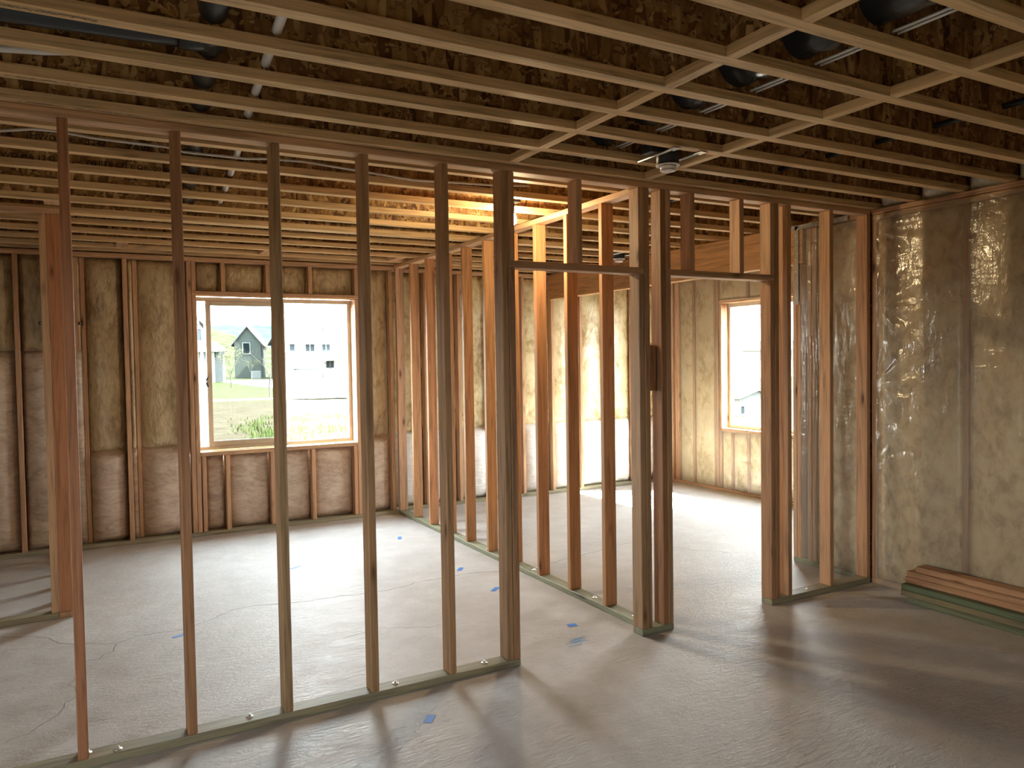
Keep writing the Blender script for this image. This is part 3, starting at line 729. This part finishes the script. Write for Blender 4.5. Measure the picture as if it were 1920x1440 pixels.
tube_thing('cable', [(-0.7, 4.085, 2.65), (-0.315, 4.1, 2.668), (-0.194, 4.1, 2.692), (-0.1, 4.1, 2.695), (0.05, 4.1, 2.682), (0.2, 4.1, 2.679), (0.36, 4.1, 2.678), (0.44, 4.1, 2.663), (0.73, 4.1, 2.663), (0.85, 4.1, 2.675), (1.028, 4.1, 2.681), (1.4, 4.1, 2.66), (1.65, 4.1, 2.645), (1.9, 4.1, 2.656), (2.123, 4.1, 2.663), (2.42, 4.12, 2.69)], 0.0065, CABLE,
           'long grey electric cable strung along the stamped joist of the left room', 'cable', seg=8)
tube_thing('cable', [(3.50, 2.70, 2.90), (3.607, 2.75, 2.844), (3.694, 2.75, 2.822), (3.806, 2.75, 2.81), (3.92, 2.75, 2.815), (4.015, 2.75, 2.833), (4.209, 2.75, 2.838), (4.5, 2.76, 2.85)], 0.0055, PVC, 'white wire sagging between two joists beside the thin black line', 'cable', seg=8)

def downlight(c, label):
    x, y, z = c
    t = empty('downlight', c, label, 'ceiling light', 'recessed downlights')
    bm = bmesh.new(); add_lathe(bm, (x, y, z), [(0.060, 0.0), (0.060, 0.004), (0.048, 0.006), (0.046, 0.0)], 28); link('flange_ring', bm, WHITEM, t, c)
    bm = bmesh.new(); add_lathe(bm, (x, y, z), [(0.036, -0.022), (0.041, 0.004)], 24); link('baffle', bm, WHITEM, t, c)
    bm = bmesh.new(); add_lathe(bm, (x, y, z), [(0.010, -0.028), (0.036, -0.026), (0.040, -0.021), (0.036, -0.0215)], 24); link('lens', bm, WHITEM, t, c)
    bm = bmesh.new(); add_lathe(bm, (x, y, z), [(0.056, 0.007), (0.056, 0.09), (0.050, 0.095), (0.003, 0.097)], 22); link('housing', bm, BLACKM, t, c)
    box('junction_box', t, BLACKM, x-0.13, x-0.062, y-0.035, y+0.045, z+0.05, z+0.10, 0.004)
    for dx in (-0.085, 0.082):
        bm = bmesh.new(); add_tube(bm, [(x+dx, y-0.128, z+0.042), (x+dx, y+0.126, z+0.042)], 0.0065, 8); h = link('hanger_bar', bm, STEEL, t, (x+dx, y, z+0.042))
        box('nail_tab', h, STEEL, x+dx-0.02, x+dx+0.022, y-0.172, y-0.118, z+0.0385, z+0.0415, 0.0005)
    return t
downlight((2.580, 3.012, 2.578), 'round recessed downlight on two hanger bars in the near ceiling, below the cross blocking')
downlight((4.565, 6.058, 2.578), 'small recessed downlight in the far right room, just above the timber beam')

lamp = empty('work_light', (2.51, 4.46, 2.64), 'temporary work light with a teal body and bare lit bulb under the joists', 'lamp')
lx, ly = 2.505, 4.46
box('body', lamp, LAMPBODY, lx-0.03, lx+0.027, ly-0.03, ly+0.03, 2.69, 2.765, 0.008)
box('base_block', lamp, BLACKM, lx-0.034, lx+0.031, ly-0.034, ly+0.034, 2.655, 2.689, 0.004)
bm = bmesh.new(); add_tube(bm, [(lx-0.005, ly, 2.655), (lx-0.007, ly, 2.60), (lx-0.006, ly, 2.585)], [0.004, 0.004, 0.013], 10); link('socket', bm, BLACKM, lamp, (lx, ly, 2.6))
bm = bmesh.new(); add_lathe(bm, (lx-0.006, ly, 2.545), [(0.002, -0.034), (0.014, -0.026), (0.019, -0.008), (0.017, 0.012), (0.011, 0.034), (0.011, 0.041)], 18); link('bulb', bm, BULB, lamp, (lx, ly, 2.545))
bl = bpy.data.lights.new('bulb_glow', 'POINT'); bl.energy = 22; bl.color = (1.0, 0.76, 0.44); bl.shadow_soft_size = 0.03
blo = bpy.data.objects.new('bulb_glow', bl); blo.location = Vector((lx-0.006, ly, 2.49)) - lamp.location; blo.parent = lamp; COL.objects.link(blo)

# ------------------------------------------------------------------ things on the floor and walls
board_bg = 'lumber pile by the right wall'
def lumber(x0, z0, yend, mat, label, tn=(0.9, 0.82, 0.74)):
    tag(tint(box('lumber_board', None, mat, x0, x0+PW, 0.6, yend, z0, z0+PT, 0.004), *tn), label, 'board', board_bg)
lumber(4.600, 0.0, 3.068, G[1], 'bottom green treated board of the lumber pile, lying on the floor', (0.50, 0.60, 0.50))
lumber(4.600, 0.0385, 3.117, G[1], 'middle brownish treated board of the pile, jutting past the bottom one', (0.62, 0.56, 0.46))
lumber(4.602, 0.077, 3.115, G[1], 'uppermost dark green treated board of the lumber pile', (0.40, 0.52, 0.42))
lumber(4.652, 0.1155, 3.122, W[1], 'lowest untreated reddish board, resting directly on the green boards')
lumber(4.656, 0.154, 3.112, W[1], 'pale untreated board second from the top of the lumber pile')
lumber(4.666, 0.1925, 3.056, W[1], 'topmost reddish board of the lumber pile by the right wall')
def tape(x, y, a, w, h, label):
    bm = bmesh.new(); add_box(bm, -w/2, w/2, -h/2, h/2, 0.0008, 0.0018)
    bmesh.ops.rotate(bm, verts=bm.verts, cent=(0, 0, 0), matrix=Matrix.Rotation(a, 3, 'Z')); bmesh.ops.translate(bm, verts=bm.verts, vec=(x, y, 0))
    tag(link('tape_piece', bm, TAPE, None, (x, y, 0.0008)), label, 'tape', 'blue tape marks on the floor')
tape(2.44, 6.58, 1.2, 0.10, 0.035, 'blue tape scrap on the floor nearest the dividing wall corner, farthest of all')
tape(1.38, 6.08, 0.5, 0.10, 0.02, 'thin blue tape scrap alone in the middle of the left room floor')
tape(2.47, 5.34, 0.9, 0.09, 0.035, 'blue tape scrap just beyond the long crack near the dividing wall')
tape(2.46, 4.74, 0.7, 0.10, 0.035, 'blue tape scrap just this side of the long crack, near the double stud')
tape(2.52, 3.85, 1.4, 0.045, 0.055, 'small square blue tape bit in the left doorway by the blue chalk smear')
tape(1.30, 3.17, 0.9, 0.075, 0.04, 'blue tape scrap on the near floor in front of the stud wall')
tape(0.43, 4.92, 0.4, 0.09, 0.03, 'pale blue tape scrap beside the crack at the left')
pb = empty('backing_panel', (-0.2, 7.65, 1.76), 'upright wooden backing panel with black clips on the back wall, behind the left stud post', 'panel')
box('board', pb, W[2], -0.335, -0.062, 7.622, 7.654, 1.755, 2.555, 0.002)
for x in (-0.345, -0.052):
    c = box('clip', pb, BLACKM, x-0.017, x+0.017, 7.606, 7.6215, 1.972, 1.996, 0.002)
    bm = bmesh.new(); bmesh.ops.create_uvsphere(bm, u_segments=8, v_segments=5, radius=0.006, matrix=Matrix.Translation((x, 7.605, 1.984))); link('screw_head', bm, STEEL, c, (x, 7.605, 1.984))

# ------------------------------------------------------------------ outside
def at(px, py, Y):
    d = _r*((px-960)/F_PX) - _u*((py-720)/F_PX) + _f
    return Vector((0, 0, CAM_Z)) + d*(Y/d.y)
def ground_mat():
    mt, nt, bs, out = new_mat('rough_ground')
    c = coords(nt, (1, 1, 1), rnd=False)
    a = noise_t(nt, c, 0.10, 5.0, 0.6, 0.5); b = noise_t(nt, c, 1.4, 5.0, 0.7); f = noise_t(nt, c, 7.0, 3.0, 0.7)
    s = nt.nodes.new('ShaderNodeSeparateXYZ'); tc = nt.nodes.new('ShaderNodeTexCoord'); L(nt, tc.outputs['Object'], s.inputs[0])
    grass = ramp(nt, b, [(0.35, (0.026, 0.031, 0.010)), (0.65, (0.050, 0.055, 0.021))])
    dirt = ramp(nt, b, [(0.35, (0.028, 0.0195, 0.0105)), (0.55, (0.044, 0.033, 0.019)), (0.72, (0.058, 0.048, 0.033))])
    yy = math_n(nt, 'ADD', s.outputs['Y'], math_n(nt, 'MULTIPLY', math_n(nt, 'SUBTRACT', a, 0.5), 14.0))
    t = ramp(nt, math_n(nt, 'MULTIPLY', yy, 0.01), [(0.44, (0, 0, 0)), (0.50, (1, 1, 1))])
    col = mix(nt, t, dirt, grass)
    col = mix(nt, 1.0, col, ramp(nt, f, [(0.3, (0.7, 0.7, 0.7)), (0.7, (1.25, 1.25, 1.25))]), 'MULTIPLY')
    L(nt, col, bs.inputs['Base Color']); bs.inputs['Roughness'].default_value = 0.95; bs.inputs['Specular IOR Level'].default_value = 0.1
    bump(nt, bs, b, 0.6, 0.2)
    return mt
GROUND = ground_mat()
def gz(x, y):
    z = -0.55
    if x > 9: z -= min(2.2, (x-9)*0.16) * max(0.0, min(1.0, (52-y)/20.0))
    return z
bm = bmesh.new(); gx = [-160, -80, -40, -20, -10, 0, 5, 9, 12, 16, 20, 26, 34, 44, 60, 90, 140, 220]; gy = [-30, -10, 0, 8.1, 12, 18, 24, 30, 36, 44, 52, 62, 80, 100, 125, 160, 220]
gv = [[bm.verts.new((x, y, gz(x, y) if not (-3.7 < x < 6.9 and y < 8.2) else -0.55)) for x in gx] for y in gy]
for j in range(len(gy)-1):
    for i in range(len(gx)-1): bm.faces.new((gv[j][i], gv[j][i+1], gv[j+1][i+1], gv[j+1][i]))
tag(link('ground', bm, GROUND, None, (0, 0, 0)), 'rough dirt and grass ground outside the windows', 'ground', kind='structure')

ROOFG = plain('grey_shingle', (0.1122, 0.1122, 0.1164), 0.9, 0, 0.2)
SIDG = plain('sage_siding', (0.0615, 0.0681, 0.0635), 0.85, 0, 0.2)
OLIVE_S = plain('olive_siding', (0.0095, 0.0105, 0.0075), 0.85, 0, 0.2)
SIDB = plain('blue_grey_siding', (0.0625, 0.0679, 0.0753), 0.85, 0, 0.2)
SIDW = plain('white_siding', (0.2112, 0.2046, 0.1914), 0.85, 0, 0.2)
TRIMW = plain('white_trim', (0.1980, 0.1980, 0.1980), 0.7, 0, 0.2)
DARKG = plain('dark_window_glass', (0.010, 0.015, 0.017), 0.6, 0, 0.04)
STONE = plain('porch_stone', (0.0817, 0.0726, 0.0635), 0.9, 0, 0.2)
WALK = plain('pale_concrete', (0.1630, 0.1593, 0.1521), 0.9, 0, 0.2)

def house(name, label, x0, x1, yf, depth, zb, ze, zr, wall_m, roof_m, rot=0.0, ridge='y', over=0.45):
    """gabled house: front face at y = yf spanning x0..x1; the ridge runs along y (gable to the front) or along x."""
    cx, cy = (x0+x1)/2, yf + depth/2
    t = empty(name, (cx, yf, zb), label, 'house', 'houses outside')
    w, d = (x1-x0)/2, depth/2
    def P(a, b, z): # local -> world, rotation about the centre
        c, s = math.cos(rot), math.sin(rot)
        return Vector((cx + a*c - b*s, cy + a*s + b*c, z))
    t['P'] = 0; del t['P']
    bm = bmesh.new()
    if ridge == 'y':
        fr = [(-w, zb), (w, zb), (w, ze), (0, zr), (-w, ze)]
        A = [bm.verts.new(P(a, -d, z)) for a, z in fr]; B = [bm.verts.new(P(a, d, z)) for a, z in fr]
    else:
        fr = [(-d, zb), (d, zb), (d, ze), (0, zr), (-d, ze)]
        A = [bm.verts.new(P(-w, a, z)) for a, z in fr]; B = [bm.verts.new(P(w, a, z)) for a, z in fr]
    bm.faces.new(A); bm.faces.new(B[::-1])
    for i in range(5): bm.faces.new((A[i], B[i], B[(i+1) % 5], A[(i+1) % 5]))
    bmesh.ops.recalc_face_normals(bm, faces=bm.faces[:])
    link('wall', bm, wall_m, t, (cx, cy, zb))
    half = w if ridge == 'y' else d; run = d if ridge == 'y' else w
    sl = (zr-ze)/half; th = 0.18
    for sgn in (-1, 1):
        bm = bmesh.new(); vs = []
        for rr in (-run-over, run+over):
            for a, z in ((0, zr+0.02), (half+over, ze-sl*over+0.02), (half+over, ze-sl*over+th+0.02), (0, zr+th+0.02)):
                vs.append(bm.verts.new(P(sgn*a, rr, z) if ridge == 'y' else P(rr, sgn*a, z)))
        for q in ((0,1,2,3), (7,6,5,4), (0,4,5,1), (1,5,6,2), (2,6,7,3), (3,7,4,0)): bm.faces.new([vs[i] for i in q])
        bmesh.ops.recalc_face_normals(bm, faces=bm.faces[:])
        link('roof_slope', bm, roof_m, t, (cx, cy, zr))
    return t, P, w, d
def hwin(t, P, a, zc, ww, hh, face, n=1):
    """window on the front face (local y = face)."""
    bm = bmesh.new()
    def pbox(a0, a1, z0, z1, y0, y1):
        vs = [bm.verts.new(P(x, y, z)) for x, y, z in ((a0,y0,z0),(a1,y0,z0),(a1,y1,z0),(a0,y1,z0),(a0,y0,z1),(a1,y0,z1),(a1,y1,z1),(a0,y1,z1))]
        for q in ((3,2,1,0),(4,5,6,7),(0,1,5,4),(1,2,6,5),(2,3,7,6),(3,0,4,7)): bm.faces.new([vs[i] for i in q])
    e = 0.12
    pbox(a-ww/2-e, a+ww/2+e, zc+hh/2, zc+hh/2+e, face-0.08, face+0.02); pbox(a-ww/2-e, a+ww/2+e, zc-hh/2-e, zc-hh/2, face-0.08, face+0.02)
    pbox(a-ww/2-e, a-ww/2, zc-hh/2, zc+hh/2, face-0.08, face+0.02); pbox(a+ww/2, a+ww/2+e, zc-hh/2, zc+hh/2, face-0.08, face+0.02)
    for k in range(1, n): pbox(a-ww/2+ww*k/n-0.05, a-ww/2+ww*k/n+0.05, zc-hh/2, zc+hh/2, face-0.07, face+0.02)
    f = link('window', bm, TRIMW, t, P(a, face, zc))
    bm = bmesh.new(); pbox(a-ww/2, a+ww/2, zc-hh/2, zc+hh/2, face-0.035, face+0.02)
    link('pane', bm, DARKG, f, P(a, face, zc))
def pbox_part(name, t, mat, x0, x1, y0, y1, z0, z1): return box(name, t, mat, x0, x1, y0, y1, z0, z1, 0)

# sage house, gable to the viewer
a = at(463, 705, 112); b = at(512, 640, 112); pk = at(486, 611, 112); ev = at(463, 641, 112)
t, P, w, d = house('house', 'sage grey gabled house seen through the open sash window', a.x, b.x, 116, 6, -0.6, ev.z, pk.z, SIDG, ROOFG, -0.32)
q = at(485, 652, 112); hwin(t, P, q.x-(a.x+b.x)/2, q.z, 0.9, 1.5, -d)
ac = at(480, 698, 111); tag(box('heat_pump', None, TRIMW, ac.x-0.6, ac.x+0.6, 110.6, 111.2, -0.6, 0.5, 0.05), 'pale outdoor heat pump unit beside the sage grey house', 'appliance')
# blue-grey house at the left edge of the window
a = at(352, 705, 96); b = at(391, 640, 96); pk = at(371, 581, 96); ev = at(391, 601, 96)
t, P, w, d = house('house', 'blue-grey two-storey house with a porch at the left edge of the window', a.x, b.x, 96, 12, -0.6, ev.z, pk.z, SIDB, ROOFG, -0.16)
q = at(386, 628, 96); hwin(t, P, q.x-(a.x+b.x)/2, q.z, 0.9, 1.4, -d, 2)
p0 = at(373, 654, 93); p1 = at(424, 654, 93); p2 = at(405, 641, 96)
bm = bmesh.new()
vs = [bm.verts.new(v) for v in ((p0.x-3, 92.6, p0.z-0.1), (p1.x, 92.6, p0.z-0.1), (p2.x, 96, p2.z), (p0.x-3, 96, p2.z), (p0.x-3, 92.6, p0.z-0.35), (p1.x, 92.6, p0.z-0.35), (p2.x, 96, p0.z-0.35), (p0.x-3, 96, p0.z-0.35))]
for qd in ((0,1,2,3), (7,6,5,4), (0,4,5,1), (1,5,6,2), (2,6,7,3), (3,7,4,0)): bm.faces.new([vs[i] for i in qd])
bmesh.ops.recalc_face_normals(bm, faces=bm.faces[:]); link('porch_roof', bm, ROOFG, t, (p0.x, 93, p0.z))
for px in (379, 400, 420):
    q = at(px, 690, 93); pbox_part('porch_post', t, TRIMW, q.x-0.14, q.x+0.14, 92.9, 93.2, -0.6, p0.z-0.35)
q0 = at(371, 690, 95); q1 = at(419, 690, 95); pbox_part('porch_wall', t, SIDB, q0.x-2, q1.x, 95.0, 95.9, -0.6, p0.z-0.36)
# white house with garage and porch
a = at(541, 705, 106); b = at(640, 705, 106); ev = at(590, 643, 106); pk = at(590, 622, 112)
t, P, w, d = house('house', 'large white house with a garage and porch, washed out in the bright right pane', a.x, b.x, 106, 11, -0.6, ev.z, pk.z, SIDW, SIDW, 0, 'x')
cx = (a.x+b.x)/2
for px, py, ww, hh, n in ((547.5, 652, 1.1, 1.6, 1), (581, 652, 2.0, 1.6, 2), (611, 652.5, 1.8, 1.6, 2)):
    q = at(px, py, 106); hwin(t, P, q.x-cx, q.z, ww*0.6, hh*0.62, -d, n)
g0 = at(542, 679, 102); g1 = at(605, 679, 102)
pbox_part('garage', t, SIDW, g0.x-0.4, g1.x, 102.4, 106, -0.6, g0.z)
pbox_part('garage_roof', t, ROOFG, g0.x-0.8, g1.x+0.4, 101.7, 106, g0.z+0.01, g0.z+0.4)
q = at(553, 692.5, 102.3); dr = pbox_part('garage_door', t, TRIMW, at(546, 692, 102.3).x, at(600, 692, 102.3).x, 102.25, 102.39, -0.6, g0.z-0.35)
for px in (551, 557, 567, 579, 590.5):
    q = at(px, 692.8, 102.2); wd = 0.33 if px < 560 else 0.42
    box('pane', dr, DARKG, q.x-wd, q.x+wd, 102.17, 102.24, q.z-0.07, q.z+0.07, 0)
r0 = at(604, 676, 103); r1 = at(655, 676, 103)
pbox_part('porch_roof', t, SIDW, r0.x, r1.x, 102.2, 106, r0.z, r0.z+0.5)
for px in (607, 640, 652):
    q = at(px, 690, 102.4); pbox_part('porch_post', t, TRIMW, q.x-0.13, q.x+0.13, 102.4, 102.7, -0.6, r0.z-0.01)
q = at(611.5, 700, 102.1); pbox_part('stone_base', t, STONE, q.x-0.4, q.x+0.4, 101.9, 102.39, -0.6, at(611, 696, 102.1).z)
for px in (615, 623): q = at(px, 683, 105.9); hwin(t, P, q.x-cx, q.z, 0.5, 1.0, -d)
gp = at(582, 634, 105); ge = at(602, 645, 105); gl = at(566, 645, 105)
bm = bmesh.new(); fr = [(gl.x, ge.z), (ge.x, ge.z), (gp.x+1.0, gp.z)]
A = [bm.verts.new((x, 105.2, z)) for x, z in fr]; B = [bm.verts.new((x, 108, z)) for x, z in fr]
bm.faces.new(A); bm.faces.new(B[::-1])
for i in range(3): bm.faces.new((A[i], B[i], B[(i+1) % 3], A[(i+1) % 3]))
bmesh.ops.recalc_face_normals(bm, faces=bm.faces[:]); link('dormer', bm, SIDW, t, (gp.x, 105.2, ge.z))
# green-grey gable behind it
a = at(604, 705, 120); b = at(653, 705, 120); pk = at(628, 618, 120); ev = at(653, 643, 120)
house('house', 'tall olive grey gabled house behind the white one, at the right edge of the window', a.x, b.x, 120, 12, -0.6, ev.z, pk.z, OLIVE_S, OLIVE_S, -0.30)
# seen through the alcove window
c0 = at(1392, 800, 34); c1 = at(1400, 745, 34)
t, P, w, d = house('house', 'pale grey house with blue-grey roof seen through the alcove window', at(1393, 700, 52).x, at(1393, 700, 52).x+14, 52, 10, -2.7, at(1400, 657, 52).z, at(1400, 640, 52).z, SIDW, SIDB, 0, 'x')
t, P, w, d = house('house', 'sage board-sided low building beneath the alcove window view', at(1386, 700, 36).x, at(1450, 700, 36).x, 36, 8, -2.7, at(1386, 747, 36).z, at(1420, 733, 36).z, SIDG, SIDG, 0, 'y', 0.2)
q = at(1391, 769, 36); hwin(t, P, q.x-(at(1386, 700, 36).x+at(1450, 700, 36).x)/2, q.z, 0.35, 0.5, -d)

# pavement strip and drive
s0 = at(340, 744, 46)
tag(box('sidewalk', None, WALK, 2, 26, 46.5, 47.8, -0.56, -0.50, 0), 'pale sidewalk strip crossing the ground outside', 'sidewalk', kind='structure')
tag(box('driveway', None, WALK, at(541, 730, 60).x, at(541, 730, 60).x+22, 49, 102, -0.56, -0.51, 0), 'broad pale driveway in front of the white house', 'driveway', kind='structure')

# trees
BARK = plain('pale_bark', (0.0983, 0.0847, 0.0711), 0.9, 0, 0.2)
LEAF = plain('yellow_green_leaf', (0.1143, 0.1188, 0.0491), 0.8, 0, 0.2)
WEED = plain('weed_green', (0.047, 0.064, 0.014), 0.8, 0, 0.2)
def tree(base, h, seed, label, leaves, spread=0.55):
    rnd = random.Random(seed)
    t = empty('tree', base, label, 'tree', 'young trees outside')
    bm = bmesh.new(); tips = []
    def limb(p, dr, ln, r, depth):
        q = p + dr*ln; add_tube(bm, [p, p+dr*ln*0.5+Vector((rnd.uniform(-1,1), rnd.uniform(-1,1), 0))*ln*0.04, q], [r, r*0.8, r*0.55], 5, False); tips.append(q)
        if depth:
            for k in range(rnd.choice((2, 3))):
                a = rnd.uniform(0, 6.28); s = spread*rnd.uniform(0.6, 1.1)
                nd = (dr + Vector((math.cos(a)*s, math.sin(a)*s, 0.12))).normalized()
                limb(p+dr*ln*rnd.uniform(0.55, 1.0), nd, ln*rnd.uniform(0.6, 0.8), r*0.55, depth-1)
    limb(Vector(base), Vector((0, 0, 1)), h*0.42, h*0.018, 4)
    link('trunk', bm, BARK, t, base)
    if leaves:
        bm = bmesh.new()
        for k in range(leaves):
            c = rnd.choice(tips[3:]) + Vector((rnd.gauss(0, h*0.05), rnd.gauss(0, h*0.05), rnd.gauss(0, h*0.05)))
            n = Vector((rnd.gauss(0, 1), rnd.gauss(0, 1), rnd.gauss(0, 1))).normalized(); s = n.orthogonal().normalized()*h*0.018; u2 = n.cross(s)
            bm.faces.new([bm.verts.new(v) for v in (c-s, c+u2*0.6, c+s, c-u2*0.6)])
        tag(link('foliage', bm, LEAF, t, base), kind='stuff')
b = at(434, 721, 72); tree((b.x, 72, -0.56), at(434, 652, 72).z+0.56, 4, 'young tree with sparse yellow leaves, left in the window view', 420)
b = at(507, 741, 50); tree((b.x, 50, -0.56), at(507, 641, 50).z+0.56, 8, 'bare branching young tree in front of the sage house', 0, 0.7)
b = at(471, 702, 100); tree((b.x, 100, -0.56), at(471, 672, 100).z+0.56, 12, 'tiny young tree beside the heat pump', 160)

# weeds close to the house
rw = random.Random(21); bm = bmesh.new()
for k in range(9000):
    y = rw.uniform(15, 31); cl = noise.noise(Vector((k*0.0, y*0.3, 1)))
    px = rw.uniform(372, 670); p = at(px, 800, y)
    if noise.noise(Vector((p.x*0.55, y*0.32, 4.0))) < -0.05 and rw.random() < 0.85: continue
    if y > 20 and px < 500 and rw.random() < min(1.0, (500-px)/90.0 + 0.15): continue
    h = rw.uniform(0.06, 0.24)*(1.0 if px > 470 else 0.7); a = rw.uniform(0, 6.28); lean = Vector((math.cos(a), math.sin(a), 0))*h*rw.uniform(0.1, 0.5)
    o = Vector((p.x, y, -0.56)); s = Vector((math.cos(a+1.5), math.sin(a+1.5), 0))*0.018
    bm.faces.new([bm.verts.new(v) for v in (o-s, o+s, o+lean*0.5+Vector((0, 0, h*0.7))+s*0.8, o+lean+Vector((0, 0, h)))])
tag(link('weeds', bm, WEED, None, (5, 20, -0.56)), 'tufts of bright green weeds growing outside below the window', 'weeds', kind='stuff')
# hills
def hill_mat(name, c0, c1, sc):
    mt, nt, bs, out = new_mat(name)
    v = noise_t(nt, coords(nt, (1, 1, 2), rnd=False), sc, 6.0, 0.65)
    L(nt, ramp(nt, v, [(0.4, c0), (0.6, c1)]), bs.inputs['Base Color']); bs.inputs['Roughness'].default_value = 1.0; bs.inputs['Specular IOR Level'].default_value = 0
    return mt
def ridge(name, label, Y, pts, depth, mat, seed, amp):
    bm = bmesh.new(); rows = []
    n = 60
    for i in range(n+1):
        f = i/n*(len(pts)-1); k = min(int(f), len(pts)-2); u = f-k
        px = pts[k][0]*(1-u)+pts[k+1][0]*u; py = pts[k][1]*(1-u)+pts[k+1][1]*u
        p = at(px, py, Y); h = p.z + amp*noise.noise(Vector((i*0.35, seed, 0)))
        rows.append([bm.verts.new(v) for v in ((p.x, Y-depth*1.2, -2.0), (p.x, Y-depth*0.5+amp*noise.noise(Vector((i*0.5, seed, 3))), h*0.55), (p.x, Y, h), (p.x, Y+depth, -2.0))])
    for i in range(n):
        for j in range(3):
            fc = bm.faces.new((rows[i][j], rows[i+1][j], rows[i+1][j+1], rows[i][j+1])); fc.smooth = True
    bmesh.ops.recalc_face_normals(bm, faces=bm.faces[:])
    tag(link(name, bm, mat, None, (rows[0][0].co if False else (0, Y, 0))), label, 'hill', kind='structure')
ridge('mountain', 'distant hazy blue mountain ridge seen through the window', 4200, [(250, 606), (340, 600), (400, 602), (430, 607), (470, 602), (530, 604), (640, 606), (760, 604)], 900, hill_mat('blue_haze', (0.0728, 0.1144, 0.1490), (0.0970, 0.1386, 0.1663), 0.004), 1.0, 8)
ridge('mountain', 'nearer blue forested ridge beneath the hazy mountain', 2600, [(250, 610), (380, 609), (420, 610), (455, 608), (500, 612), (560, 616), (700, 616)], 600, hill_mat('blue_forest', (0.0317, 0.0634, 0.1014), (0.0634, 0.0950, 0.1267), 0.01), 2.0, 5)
ridge('hill', 'green scrub hillside sloping down behind the houses', 420, [(250, 590), (360, 610), (400, 617), (430, 626), (456, 636), (500, 650), (560, 662), (640, 668)], 120, hill_mat('scrub_green', (0.0328, 0.0418, 0.0219), (0.0784, 0.0809, 0.0476), 0.09), 3.0, 0.9)
